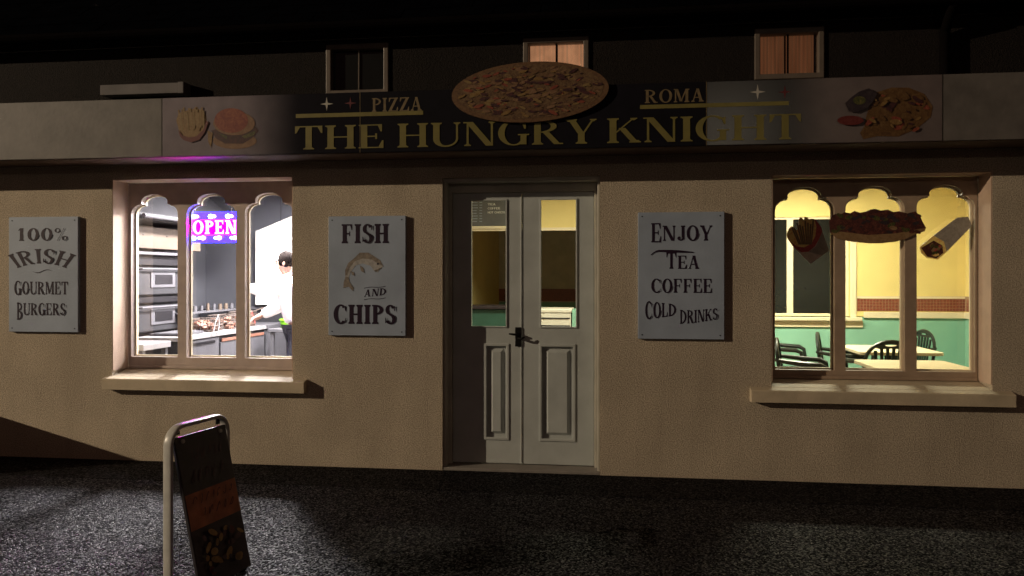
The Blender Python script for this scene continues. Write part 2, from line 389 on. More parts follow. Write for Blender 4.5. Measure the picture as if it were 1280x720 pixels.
        if ch in 'CG':
            arc(.41, .5, .41, .52, 48, 180, S, T, 14); arc(.41, .5, .41, .52, 180, 312 if ch == 'C' else 322, S, T, 14)
            P.append([(.72, .66), (.68, .66), (.62, .90), (.72, .95)])
            if ch == 'G': stem(.66, .02, .42, S*.9); foot_y = .42; rect(.66-S/2-sl, .40, .66+S/2+sl, .40+sh); return P, .80
            P.append([(.74, .30), (.70, .30), (.64, .12), (.70, .07)]); return P, .76
        if ch == 'S':
            s2 = S*.85; arc(.30, .74, .28, .27, 20, 180, s2, T); arc(.30, .74, .28, .27, 180, 235, s2, T*1.5)
            arc(.32, .26, .29, .27, -180+18, 0, s2, T); arc(.32, .26, .29, .27, 0, 55, s2, T*1.5)
            P.append([(.08, .66), (.20, .56), (.54, .34), (.42, .48)]); P.append([(.07, .70), (.16, .53), (.50, .30), (.58, .40)])
            P.append([(.58, .68), (.54, .68), (.48, .9), (.58, .95)]); P.append([(.02, .34), (.06, .34), (.12, .1), (.02, .05)]); return P, .62
        if ch == 'Z':
            W = .68; rect(0.04, 1-T, W, 1); rect(0, 0, W, T); diag(S*.6, 0, W-S*.6, 1, S*1.15); P.append([(.04, .68), (.08, .70), (.16, 1-T), (.04, 1-T)]); P.append([(W, .32), (W-.04, .32), (W-.13, T), (W, T)]); return P, W
        if ch == '1': stem(.22); foot(.22); P.append([(.02, .80), (.14, .82), (.14, 1), (.10, .94)]); return P, .44
        if ch == '%': arc(.16, .80, .16, .18, 0, 360, .07, .05, 18); arc(.56, .20, .16, .18, 0, 360, .07, .05, 18); diag(.18, .02, .54, .98, .035); return P, .74
        if ch == ' ': return P, .40
        raise ValueError(ch)
    def layout(s, word, gap=.10):
        out = []; x = 0
        for ch in word:
            P, w_ = s.glyph(ch); out.append([[(a+x, b) for a, b in q] for q in P]); x += w_+gap
        return out, x-gap

def write(word, x0, x1, z0, z1, y, m, parent, font=None, gap=.10, warp=None, name='lettering', per_letter=False, big_first=1.0, drop=0):
    """word between x0..x1 and z0..z1 on the plane y (front faces -y), every stroke a hair prouder than the last"""
    f = font or Font(); letters, W = f.layout(word, gap); out = []
    mb = MB()
    for li, letter in enumerate(letters):
        if per_letter: mb = MB()
        for k, q in enumerate(letter):
            pts = []
            for a, b in q:
                u, v = a/W, b
                if li == 0 and big_first != 1: v = v*big_first-drop
                if warp: u, v = warp(u, v)
                pts.append((x0+(x1-x0)*u, y-.00012*k-.00002*li, z0+(z1-z0)*v))
            mb.add(pts, [tuple(range(len(pts)))])
        if per_letter and word[li] != ' ': out.append(mb.build('letter', m, parent))
    if not per_letter: out.append(mb.build(name, m, parent))
    return out

class Print:
    """flat printed picture, several inks in one mesh; layers a hair apart"""
    def __init__(s, y, step=.0003): s.y = y; s.k = 0; s.mb = MB(); s.step = step
    def poly(s, pts, m):
        pts = [tuple(p) for p in pts]; s.k += 1; y = s.y-s.step*s.k
        tris = tessellate_polygon([[Vector((p[0], p[1], 0)) for p in pts]])
        s.mb.add([(p[0], y, p[1]) for p in pts], [tuple(t) for t in tris], m); return s
    def build(s, name, parent): return s.mb.build(name, None, parent)

# ================================================================== SETTING
g = MB(); g.add([(-80, -80, 0), (80, -80, 0), (80, 60, 0), (-80, 60, 0)], [(0, 1, 2, 3)]); 
tag(g.build('ground', M['asphalt']), kind='structure')
p_ = MB().box(-9.5, -.56, -.05, 7.5, .05, .004)
tag(p_.build('pavement', M['strip'], bevel=.006), kind='structure')  # path strip; the sill shade along the wall is put into its tone

# window and door openings measured on the facade
def X(px, y=0): return at(px, 345, y).x
W1 = dict(x0=X(140), x1=X(366), z0=.80, z1=2.262)
W2 = dict(x0=X(964.5), x1=X(1240.5), z0=.80, z1=2.205)
W1['z0'] = W2['z0'] = .655
W1['z1'] = at(250, 222, 0).z; W2['z1'] = at(1100, 216, 0).z
DX0, DX1, DZ = X(553), X(750), at(650, 221, 0).z
XL, XR, TH = -9.0, 7.2, .36
ZS, ZE = 2.60, 3.40            # where the painted render ends behind the sign / eaves

B = empty('shop_building', (0, 0, 0))
tag(B, 'low takeaway building with cream roughcast ground floor and dark upper wall', 'building')
low = MB().prism([[(XL, 0), (DX0, 0), (DX0, DZ), (DX1, DZ), (DX1, 0), (XR, 0), (XR, ZS), (XL, ZS)],
                  rectl(W1['x0'], W1['z0'], W1['x1'], W1['z1']), rectl(W2['x0'], W2['z0'], W2['x1'], W2['z1'])], 0, TH)
low.build('wall', M['cream'], B)['label'] = 'cream roughcast ground floor wall'
UW = [(408, 55, 486, 119), (654, 47, 736, 111), (943, 35, 1030, 99)]
uh = []
for a, b, c, d in UW:
    p, q = at(a, b, 0), at(c, d, 0); m_ = at((a+c)/2, b, 0).z, at((a+c)/2, d, 0).z
    uh.append((p.x, m_[1], q.x, m_[0]))
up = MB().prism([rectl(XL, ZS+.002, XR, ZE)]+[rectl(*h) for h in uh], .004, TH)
up.build('upper_wall', M['underlit_render'], B)['label'] = 'dark upper wall under the eaves'
for a in (XL, XR-.3): MB().box(a, .4, 0, a+.3, 9, ZE).build('side_wall', M['underlit_render'], B)
MB().box(XL, 9, 0, XR, 9.3, ZE).build('back_wall', M['underlit_render'], B)
# roof with slate courses, gutter
rf = MB(); pitch = math.radians(38)
rf.add([(XL-.1, -.14, ZE), (XR+.1, -.14, ZE), (XR+.1, 4.8, ZE+4.94*math.tan(pitch)), (XL-.1, 4.8, ZE+4.94*math.tan(pitch)),
        (XR+.1, 9.6, ZE), (XL-.1, 9.6, ZE)], [(0, 1, 2, 3), (3, 2, 4, 5), (0, 5, 4, 1), (0, 3, 5), (1, 4, 2)])
roof = rf.build('roof', M['slate'], B)
sl_ = MB(); Rm = Matrix.Translation((0, -.16, ZE+.012)) @ Matrix.Rotation(pitch, 4, 'X')
for r_ in range(8):
    n = 46
    for k in range(n):
        x = XL+(XR-XL)*(k+(.5 if r_ % 2 else 0))/n; wv = (XR-XL)/n-.006
        a = random.uniform(-.002, .003)
        sl_.box(x, r_*.19, .006+a, x+wv, r_*.19+.26, .014+a, M=Rm @ Matrix.Translation((0, 0, r_*.0)) @ Matrix.Rotation(-.03, 4, 'X') @ Matrix.Translation((0, 0, r_*.006)))
tag(sl_.build('slate_courses', M['slate'], roof), kind='stuff')
gt = MB(); nn = 8
for s in range(1):
    vs = []; 
    for x in (XL-.1, XR+.1):
        for k in range(nn+1):
            a = PI+PI*k/nn; vs.append((x, -.19+.055*math.cos(a), ZE-.005+.055*math.sin(a)))
    fs = [(k, k+1, nn+2+k, nn+1+k) for k in range(nn)]; gt.add(vs, fs)
gto = gt.build('gutter', M['pipe'], B); sm = gto.modifiers.new('solid', 'SOLIDIFY'); sm.thickness = .004
xp = X(1182, -.06)
pp = MB().tube([(xp, -.19, ZE-.05), (xp, -.10, ZE-.14), (xp, -.045, ZE-.20), (xp, -.045, 2.86)], .034, 12)
pp.build('drainpipe', M['pipe'], B, smooth=True)

# window sills
for W_, e0, e1, zf, zb in ((W1, X(127, -.075), X(380, -.075), None, None), (W2, X(939, -.075), X(1271, -.075), None, None)):
    bot, zf, zk = .580, .670, .724                    # underside, front edge, back edge: the top slopes outwards
    mb = MB(); pr = [(-.075, bot), (-.075, zf-.006), (-.069, zf), (-.001, zf+(zk-zf)*.25), (-.001, bot)]; k = len(pr); xa, xb = e0, e1
    mb.add([(xa, *q) for q in pr]+[(xb, *q) for q in pr], [tuple(range(k)), tuple(range(2*k-1, k-1, -1))]+[(i, (i+1) % k, (i+1) % k+k, i+k) for i in range(k)])
    xa, xb = W_['x0']+.001, W_['x1']-.001; pr = [(-.0008, zf-.03), (-.0008, zf+(zk-zf)*.25), (.27, zk+.012), (.27, zf-.03)]; k = 4
    mb.add([(xa, *q) for q in pr]+[(xb, *q) for q in pr], [tuple(range(k)), tuple(range(2*k-1, k-1, -1))]+[(i, (i+1) % k, (i+1) % k+k, i+k) for i in range(k)])
    zt = zk
    o = mb.build('window_sill', M['sill'], B, bevel=.004)
    # painted smooth reveals
    rv = MB(); t_ = .008
    rv.box(W_['x0'], .002, zt+.004, W_['x0']+t_, .20, W_['z1']-t_-.001).box(W_['x1']-t_, .002, zt+.004, W_['x1'], .20, W_['z1']-t_-.001)
    rv.box(W_['x0'], .002, W_['z1']-t_, W_['x1'], .20, W_['z1'])
    rv.build('window_reveal', M['jamb'], B)

# trefoil-headed lights
def lancet(x0, x1, zb, zt):
    w_ = x1-x0; P = [(x0, zb), (x1, zb)]
    r = .21*w_; zs = zt-.20*w_
    for k in range(9):
        a = PI/2*k/8; P.append((x1-r+r*math.cos(a), zs-r*.95+r*.95*math.sin(a)))
    P.append((x1-r-.006, zs+.004))
    cx = (x0+x1)/2; rx = .285*w_; 
    for k in range(15):
        a = PI*(k+.5)/15; P.append((cx+rx*math.cos(a), zs+.012+(zt-zs-.012)*math.sin(a)**.85))
    P.append((x0+r+.006, zs+.004))
    for k in range(9):
        a = PI/2*(1-k/8); P.append((x0+r-r*math.cos(a), zs-r*.95+r*.95*math.sin(a)))
    return P
def shop_window(W_, lights, frame_x, ztop_px, zbot_px, midpx, label):
    yF = .205
    fx0, fx1 = frame_x
    zt = W_['z1']-.010; zb = .726
    tops = at(midpx, ztop_px, yF).z; bots = at(midpx, zbot_px, yF).z
    win = empty('shop_window', (0, 0, 0), parent=B); win['label'] = label
    loops = [rectl(fx0, zb, fx1, zt)]
    L_ = [(X(a, yF), X(b, yF)) for a, b in lights]
    for a, b in L_: loops.append(lancet(a, b, bots, tops))
    fm = M['frame'] if W_ is W1 else M['frame_shaded']
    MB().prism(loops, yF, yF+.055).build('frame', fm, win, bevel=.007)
    # slightly larger inner moulding behind -> a second lip round each light
    loops2 = [rectl(fx0+.004, zb+.004, fx1-.004, zt-.004)]
    for a, b in L_: loops2.append(lancet(a+.012, b-.012, bots+.012, tops-.012))
    MB().prism(loops2, yF+.0551, yF+.075).build('inner_moulding', M['rail'], win)
    for a, b in L_:
        MB().box(a+.002, yF+.076, bots+.002, b-.002, yF+.080, tops-.001).build('glass_pane', M['glass'], win)
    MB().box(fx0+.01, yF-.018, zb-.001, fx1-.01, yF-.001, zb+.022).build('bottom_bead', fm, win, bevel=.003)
    return L_, bots, tops
L1, b1, t1 = shop_window(W1, [(164, 222), (233, 295), (306, 366)], (W1['x0']+.009, W1['x1']-.009), 242, 447, 265, 'left window with three trefoil arched lights onto the bright kitchen')
L2, b2, t2 = shop_window(W2, [(968.5, 1043), (1057, 1131), (1146, 1219)], (W2['x0']+.009, W2['x1']-.009), 232.5, 463.5, 1094, 'right window with three trefoil arched lights onto the yellow dining room')

# ---- double door
yD = .165
MB().prism([[(DX0, .012), (DX0+.045, .012), (DX0+.045, DZ-.10), (DX1-.045, DZ-.10), (DX1-.045, .012), (DX1, .012), (DX1, DZ), (DX0, DZ)]], yD-.025, yD+.07).build('door_frame', M['doorframe'], B, bevel=.006)
# outer stepped moulding
MB().prism([[(DX0, .012), (DX0+.02, .012), (DX0+.02, DZ-.03), (DX1-.02, DZ-.03), (DX1-.02, .012), (DX1, .012), (DX1, DZ), (DX0, DZ)]], .03, yD-.026).build('door_lining', M['doorframe'], B, bevel=.005)
bx('threshold', M['concrete'], B, DX0, .004, .0, DX1, yD+.08, .026, bevel=.006)
zT, zG0, zG1, zP0, zP1 = at(650, 240, yD).z, at(650, 408.5, yD).z, at(650, 250, yD).z, at(650, 548, yD).z, at(650, 432, yD).z
xm = X(652, yD)
def leaf(x0, x1, g0, g1, p0, p1, right):
    d = empty('door', (0, 0, 0), parent=B); d['label'] = ('right' if right else 'left')+' leaf of the pale panelled double door'
    zb = .032; zt = DZ-.103
    gx0, gx1 = X(g0, yD), X(g1, yD); px0, px1 = X(p0, yD), X(p1, yD)
    MB().prism([rectl(x0, zb, x1, zt), rectl(gx0, zG0, gx1, zG1), rectl(px0, zP0, px1, zP1)], yD, yD+.045).build('door_leaf', M['door'], d, bevel=.005)
    bead = MB().prism([rectl(gx0-.007, zG0-.007, gx1+.007, zG1+.007), rectl(gx0+.004, zG0+.004, gx1-.004, zG1-.004)], yD-.010, yD-.0005)
    bead.build('glazing_bead', M['door'], d, bevel=.003)
    MB().box(gx0, yD+.018, zG0, gx1, yD+.023, zG1).build('glass_pane', M['glass'], d)
    # sunk and raised panel with mouldings
    MB().box(px0-.002, yD+.022, zP0-.002, px1+.002, yD+.040, zP1+.002).build('sunk_panel', M['door'], d)
    i = .030; mb = MB()
    a = rectl(px0+i, zP0+i, px1-i, zP1-i); b = rectl(px0+i+.022, zP0+i+.022, px1-i-.022, zP1-i-.022)
    mb.add([(p[0], yD+.021, p[1]) for p in a]+[(p[0], yD+.004, p[1]) for p in b], [(0, 1, 5, 4), (1, 2, 6, 5), (2, 3, 7, 6), (3, 0, 4, 7), (4, 5, 6, 7)])
    mb.build('raised_panel', M['door'], d)
    MB().prism([rectl(px0-.016, zP0-.016, px1+.016, zP1+.016), rectl(px0+.006, zP0+.006, px1-.006, zP1-.006)], yD-.009, yD-.0005).build('panel_moulding', M['door'], d, bevel=.004)
    return d
dl = leaf(DX0+.047, xm-.0025, 589, 633, 607.5, 634, False)
dr = leaf(xm+.0025, DX1-.047, 676, 720.5, 676.5, 717, True)
bx('meeting_strip', M['door'], dr, xm-.010, yD-.008, .034, xm+.003, yD-.0006, DZ-.104, bevel=.003)
hp = at(648, 421, yD)
bx('handle_plate', M['black'], dl, hp.x-.024, yD-.0155, hp.z-.075, hp.x+.022, yD-.0085, hp.z+.075, bevel=.004)
MB().tube([(hp.x-.004, yD-.012, hp.z+.02), (hp.x-.004, yD-.05, hp.z+.02), (hp.x-.03, yD-.055, hp.z+.022), (hp.x-.065, yD-.05, hp.z+.026)], [.010, .010, .009, .006], 10).build('handle', M['black'], dl, smooth=True)
MB().tube([(hp.x+.012, yD-.012, hp.z-.01), (hp.x+.012, yD-.05, hp.z-.01), (hp.x+.03, yD-.055, hp.z-.012), (hp.x+.055, yD-.05, hp.z+.002)], [.010, .010, .009, .006], 10).build('handle', M['black'], dr, smooth=True)

# ---- upper windows
M['lit1'] = emission('bright_orange_blind', (1, .50, .26), .36)
M['lit2'] = emission('orange_curtain', (1, .44, .20), .075)
for m_, sc_, lo, hi in ((M['lit1'], (5, 5, 5), .62, 1.0), (M['lit2'], (34, 1, 1.2), .55, 1.0)):
    N, L, p = nodes(m_); tc = N.new('ShaderNodeTexCoord'); mp = N.new('ShaderNodeMapping'); mp.inputs['Scale'].default_value = sc_
    nz = N.new('ShaderNodeTexNoise'); nz.inputs['Scale'].default_value = 1.6; nz.inputs['Detail'].default_value = 3
    L.new(tc.outputs['Object'], mp.inputs[0]); L.new(mp.outputs[0], nz.inputs['Vector'])
    mr = N.new('ShaderNodeMapRange'); mr.inputs['From Min'].default_value = .3; mr.inputs['From Max'].default_value = .7
    s0 = p.inputs['Emission Strength'].default_value; mr.inputs['To Min'].default_value = s0*lo; mr.inputs['To Max'].default_value = s0*hi
    L.new(nz.outputs['Fac'], mr.inputs['Value']); L.new(mr.outputs[0], p.inputs['Emission Strength'])
ul = ['small dark upper window', 'small upper window lit bright orange, its foot behind the pizza cutout', 'small upper window with dim folded orange curtains']
for i, (h, l_) in enumerate(zip(uh, ul)):
    x0, z0, x1, z1 = h; wv = empty('upper_window', (0, 0, 0), parent=B); wv['label'] = l_
    fw = .040; yf = .03
    MB().prism([rectl(x0, z0, x1, z1), rectl(x0+fw, z0+fw, x1-fw, z1-fw)], yf-.045, yf+.04).build('frame', M['upvc'], wv, bevel=.006)
    xc = (x0+x1)/2
    bx('glazing_bar', M['upvc'] if i == 0 else M['pipe'], wv, xc-.0045, yf, z0+fw, xc+.0045, yf+.03, z1-fw)
    for s in (0, 1):
        a, b = (x0+fw, xc-.006) if s == 0 else (xc+.006, x1-fw)
        bx('pane', M['nightglass'] if i == 0 else M['glass'], wv, a+.0005, yf+.012, z0+fw+.0005, b-.0005, yf+.016, z1-fw-.0005)
        if i:                                                    # curtain with real folds behind the pane
            mb = MB(); n = 40; vs = []
            for k in range(n+1):
                xx = a+(b-a)*k/n; yy = yf+.10+(.012 if i == 2 else .003)*math.sin(k*1.15+s)+.004*math.sin(k*2.7)
                vs += [(xx, yy, z0+.01), (xx, yy, z1-.01)]
            mb.add(vs, [(2*k, 2*k+2, 2*k+3, 2*k+1) for k in range(n)])
            mb.build('curtain' if i == 2 else 'blind', M['lit2'] if i == 2 else M['lit1'], wv, smooth=True)
lp0, lp1 = at(125, 117, -.10), at(230, 105, -.10)
lz0, lz1 = at(178, 117.5, -.10).z, at(178, 104.5, -.10).z
mb = MB().box(lp0.x, -.10, lz0, lp1.x-.05, .003, lz1); mb.box(lp1.x-.05, -.108, lz0-.004, lp1.x, .003, lz1+.004)
led = mb.build('wall_ledge', mat('ledge_stone', (.13, .12, .12), .8, var=.2), None, bevel=.005)
tag(led, 'pale grey ledge on the dark upper wall above the blank sign end', 'ledge')

# ================================================================== FASCIA SIGN
yS = -.36; ZF0, ZF1 = 2.385, 2.83
F = empty('fascia_sign', (0, 0, 0))
tag(F, 'long boxed shop sign reading THE HUNGRY KNIGHT in gold on black', 'shop sign')
bx('sign_box', M['fasciaside'], F, XL+.2, yS+.022, ZF0+.012, XR-.2, -.002, ZF1-.012)
bx('soffit_board', M['soffit'], F, XL+.2, yS+.01, ZF0, XR-.2, -.001, ZF0+.011)
xs = [XL+.2, X(-60, yS)-2.0, X(202.5, yS), X(450, yS), X(883, yS), X(1178.5, yS), XR-.2]
M['pr_left'] = faded('print_left_fade', X(285, yS), X(378, yS), (.23, .205, .225), (.006, .0055, .010))
nodes(M['pr_left'])[2].inputs['Specular IOR Level'].default_value = .15
M['pr_black'] = mat('black_print', (.004, .0035, .007), .8, var=.3, scale=8, spec=.15)
M['pr_right'] = faded('print_right_fade', X(975, yS), X(1050, yS), (.006, .0055, .006), (.135, .112, .108))
N, L, p = nodes(M['pr_right']); p.inputs['Roughness'].default_value = .24
pm = [M['blank'], M['blank'], M['pr_left'], M['pr_black'], M['pr_right'], M['blank']]
panels = []
for i in range(6):
    o = bx('sign_panel', pm[i], F, xs[i]+.0025, yS, ZF0+.004, xs[i+1]-.0025, yS+.02, ZF1, bevel=.003); panels.append(o)
panels[2]['label'] = 'white to black panel with fries and a burger'; panels[3]['label'] = 'black centre panel'; panels[4]['label'] = 'black to grey panel with a plate of chicken and chips'
for i in (1, 2, 3, 4):
    bx('joint_strip', M['fasciaside'] if i in (1, 4) else M['goldpale'], F, xs[i+1]-.0018, yS-.001, ZF0+.004, xs[i+1]+.0018, yS+.01, ZF1)
yp = yS-.0015
fw_ = Font(S=.17, T=.05, sl=.06, sh=.05)
zb_, zt_ = 2.420, 2.592
for wd, a, b in (('THE', 369, 480), ('HUNGRY', 497, 746), ('KNIGHT', 759, 1001)):
    write(wd, X(a, yS), X(b, yS), zb_, zt_, yp-.0015, M['gold'], F, fw_, gap=.075, per_letter=True)
f2 = Font(S=.17, T=.07, sl=.07, sh=.07)
write('PIZZA', X(465, yS), X(527.5, yS), at(497, 139, yS).z, at(497, 122, yS).z, yp, M['goldpale'], F, f2, per_letter=True)
write('ROMA', X(806, yS), X(880, yS), at(843, 128, yS).z, at(843, 111.5, yS).z, yp, M['goldpale'], F, f2, per_letter=True)
bx('gold_line', M['gold'], F, X(370, yS), yp-.001, at(450, 145.5, yS).z, X(529, yS), yp+.001, at(450, 140.5, yS).z)
bx('gold_line', M['gold'], F, X(800, yS), yp-.001, at(890, 134, yS).z, X(986, yS), yp+.001, at(890, 129, yS).z)
def star(px, py, r, m):
    c = at(px, py, yS); P = []
    for k in range(8):
        a = PI/4*k; rr = r if k % 2 == 0 else r*.22; P.append((c.x+rr*math.cos(a), c.z+rr*math.sin(a)))
    MB().prism([P], yp-.001, yp+.001).build('star', m, F)
star(408.5, 130, .050, M['silver']); star(438, 129, .045, M['redink']); star(947, 115, .052, M['silver']); star(981, 115, .045, M['redink'])

# pictures on the ends
def crop(cx, cy, sx, y): return lambda a, b: ((lambda q: (q.x, q.z))(at(cx+a/sx, cy+b/sx, y)))
Q = crop(200, 110, 7.11, yS)
pr = Print(yp)
pr.poly([Q(*p) for p in ((145, 290), (160, 240), (200, 215), (240, 200), (300, 185), (325, 165), (345, 190), (385, 195), (410, 250), (415, 330), (395, 400), (330, 440), (250, 450), (180, 410))], M['f_fries'])
for k in range(16):
    a, b = 160+15*k, 235+22*math.sin(k*1.7); dx = (k-8)*3
    pr.poly([Q(a, b-40), Q(a+13, b-42), Q(a+22-dx*.4, b+120), Q(a+8-dx*.4, b+122)], M['f_fries_hi'] if k % 2 else M['f_fries'])
pr.poly([Q(*p) for p in ((165, 370), (200, 420), (260, 440), (330, 430), (390, 370), (415, 290), (435, 310), (400, 400), (350, 465), (280, 485), (215, 465), (180, 430))], M['f_red'])
pr.build('fries_picture', panels[2])
pr = Print(yp)
pr.poly([Q(*p) for p in ell(665, 470, 195, 72, 28)], M['f_bunlight'])
pr.poly([Q(*p) for p in ((455, 380), (500, 365), (640, 400), (800, 370), (850, 345), (875, 380), (820, 445), (740, 495), (580, 495), (500, 450))], M['f_meat'])
pr.poly([Q(*p) for p in ((520, 400), (600, 430), (700, 440), (850, 380), (840, 420), (700, 470), (590, 455))], M['f_salad'])
pr.poly([Q(*p) for p in ((600, 430), (720, 425), (770, 455), (720, 495), (580, 490))], M['f_meat'])
pr.poly([Q(*p) for p in ell(660, 315, 185, 105, 36)], M['f_bunlight'])
pr.poly([Q(*p) for p in ell(635, 290, 150, 110, 36)], M['f_bun'])
pr.poly([Q(*p) for p in ((425, 380), (470, 400), (455, 530), (430, 480))], M['f_fries'])
pr.build('burger_picture', panels[2])
Q = crop(1030, 95, 7.58, yS)
pr = Print(yp)
pr.poly([Q(*p) for p in ((340, 540), (380, 480), (400, 380), (430, 280), (480, 160), (640, 110), (800, 110), (950, 170), (1030, 290), (1010, 390), (880, 500), (700, 575), (500, 570), (370, 600))], M['f_golden'])
for k in range(46):
    a = random.uniform(430, 960); b = random.uniform(170, 520); r = random.uniform(20, 62); an = random.uniform(-1, 1)
    if ((a-690)/310)**2+((b-340)/215)**2 > 1: continue
    pr.poly([Q(*p) for p in ell(a, b, r, r*.42, 10, 0, an)], random.choice([M['f_golden'], M['f_bun'], M['f_fries'], M['f_golden'], M['f_meat']]))
pr.poly([Q(*p) for p in ((195, 260), (260, 200), (330, 150), (420, 120), (500, 170), (460, 240), (400, 310), (300, 350), (230, 340))], M['f_dark'])
pr.poly([Q(*p) for p in ell(330, 235, 60, 40, 16)], M['f_salad'])
pr.poly([Q(*p) for p in ell(245, 425, 125, 45, 24)], M['f_red'])
pr.build('chicken_and_chips_picture', panels[4])

# oval pizza cutout fixed to the face of the sign
pc = at(661.5, 115, yS-.03); rx = (X(760, yS-.03)-X(563.5, yS-.03))/2; rz = .213
PZ = empty('pizza_cutout', (0, 0, 0))
tag(PZ, 'large oval pizza cutout board fixed over the middle of the shop sign', 'pizza cutout')
MB().prism([ell(pc.x, pc.z, rx, rz, 56, 0, .03)], yS-.03, yS-.0045).build('backing_board', M['f_crust'], PZ)
pr = Print(yS-.031)
pr.poly(ell(pc.x, pc.z+.004, rx*.93, rz*.89, 48, 0, .03), M['f_cheese'])
pr.step = .00002
for k in range(330):
    a = random.uniform(0, 2*PI); r = math.sqrt(random.random())*.88; s = random.uniform(.008, .030)
    pr.poly(ell(pc.x+rx*r*math.cos(a), pc.z+.004+rz*r*math.sin(a)*.94, s*1.4, s*.42, 8, 0, random.uniform(-.5, .5)), random.choice([M['f_meat'], M['f_crust'], M['f_bunlight'], M['f_meat'], M['f_bun'], M['f_fries_hi'], M['f_fries'], M['f_bunlight'], M['f_crust']]))
pr.build('pizza_picture', PZ)

# ================================================================== WALL SIGNS
fb = Font(S=.19, T=.075, sl=.05, sh=.07)
def board(px0, py0, px1, py1, label, th=.032):
    y = -th; mx = (px0+px1)/2
    x0, x1 = X(px0, y), X(px1, y); z1, z0 = at(mx, py0, y).z, at(mx, py1, y).z
    r = empty('wall_sign', (0, 0, 0)); tag(r, label, 'wall sign', 'painted signs on the cream wall')
    bx('board', M['board'], r, x0, y, z0, x1, -.002, z1, bevel=.003)
    sc_ = MB()
    for a in (x0+.03, x1-.03):
        for b in (z0+.03, z1-.03): sc_.lathe([(0.0001, -.0), (.004, -.0)], (0, 0, 0), 8)
    for a in (x0+.03, x1-.03):
        for b in (z0+.03, z1-.03):
            MB().prism([ell(a, b, .005, .005, 10)], y-.002, y+.001).build('screw', M['black'], r)
    return r, y-.0012, x0, x1, z0, z1
def qz(py, mx, y): return at(mx, py, y).z
# 100% IRISH GOURMET BURGERS
r, y, x0, x1, z0, z1 = board(11, 271, 97.5, 415, 'grey painted sign left of the kitchen window reading 100% IRISH GOURMET BURGERS')
mx = 53
fx = lambda px: X(px, y)
write('100%', fx(22), fx(85), qz(301, mx, y), qz(285, mx, y), y, M['ink'], r, fb, gap=.12)
def arch(u, v):
    a = (u-.5)*1.05; R = 1.0; rr = R+v*.42
    return .5+rr*math.sin(a)/1.02, (rr*math.cos(a)-.80)/.62
write('IRISH', fx(21.5), fx(83), qz(338, mx, y), qz(311, mx, y), y, M['ink'], r, fb, gap=.12, warp=arch)
pr = Print(y); cz = qz(339, mx, y); P = []
for k in range(17): a = k/16; P.append((fx(40)+(fx(66)-fx(40))*a, cz+.012*math.sin(a*2*PI)*-1+.0035*math.sin(PI*a)))
for k in range(16, -1, -1): a = k/16; P.append((fx(40)+(fx(66)-fx(40))*a, cz-.012*math.sin(a*2*PI)-.0045*math.sin(PI*a)))
pr.poly(P, M['ink']); pr.build('flourish', r)
write('GOURMET', fx(18), fx(85), qz(368, mx, y), qz(352, mx, y), y, M['ink'], r, fb, gap=.10, big_first=1.10, drop=.05)
write('BURGERS', fx(21), fx(82), qz(394, mx, y), qz(379, mx, y), y, M['ink'], r, fb, gap=.10, big_first=1.45, drop=.40)
# FISH AND CHIPS
r, y, x0, x1, z0, z1 = board(410.5, 270, 507, 419.5, 'grey painted sign between kitchen window and door reading FISH AND CHIPS with a faded fish')
mx = 459; fx = lambda px: X(px, y)
ft = Font(S=.24, T=.09, sl=.06, sh=.08)
write('FISH', fx(427), fx(486), qz(304, mx, y), qz(280, mx, y), y, M['ink'], r, ft, gap=.09)
write('CHIPS', fx(417), fx(495), qz(405, mx, y), qz(381, mx, y), y, M['ink'], r, ft, gap=.09)
write('AND', fx(455), fx(482), qz(370, mx, y), qz(361, mx, y), y, M['ink'], r, fb, gap=.14, warp=lambda u, v: (u+.04*v, v+.28*(u-.5)))
for py, in ((359,), (373.5,)):
    mb = MB(); vs = []
    for k in range(13):
        a = k/12; xx = fx(455)+(fx(482)-fx(455))*a; zz = qz(py, mx, y)+.016*(a-.5)+.004*math.sin(a*6.3); t_ = .0022
        vs += [(xx, y, zz-t_), (xx, y, zz+t_)]
    mb.add(vs, [(2*k, 2*k+2, 2*k+3, 2*k+1) for k in range(12)]); mb.build('flourish', M['ink'], r)
# leaping fish: back, belly, tail, fins
Q = crop(395, 255, 4.115, y)
pr = Print(y)
pr.poly([Q(*p) for p in ((150, 345), (165, 310), (200, 275), (245, 262), (290, 268), (330, 295), (348, 322), (330, 330), (318, 352), (300, 345), (280, 318), (240, 305), (205, 315), (180, 345), (165, 385), (150, 390))], M['fishink2'])
pr.poly([Q(*p) for p in ((150, 340), (165, 305), (200, 275), (245, 258), (290, 262), (330, 290), (345, 318), (322, 308), (285, 285), (240, 280), (200, 295), (172, 330), (160, 365), (150, 370))], M['fishink'])
pr.poly([Q(*p) for p in ((195, 280), (225, 250), (270, 250), (300, 272), (270, 266), (235, 264))], M['fishink'])
pr.poly([Q(*p) for p in ((152, 372), (168, 378), (172, 400), (195, 432), (190, 448), (168, 425), (140, 432), (142, 405))], M['fishink'])
pr.poly([Q(*p) for p in ((225, 315), (245, 330), (250, 355), (232, 345))], M['fishink'])
pr.poly([Q(*p) for p in ((180, 345), (196, 352), (200, 372), (184, 362))], M['fishink'])
pr.poly([Q(*p) for p in ell(318, 308, 5, 5, 8)], M['ink'])
pr.poly([Q(*p) for p in ((300, 342), (335, 326), (336, 330), (304, 350))], M['fishink'])
pr.build('fish_picture', r)
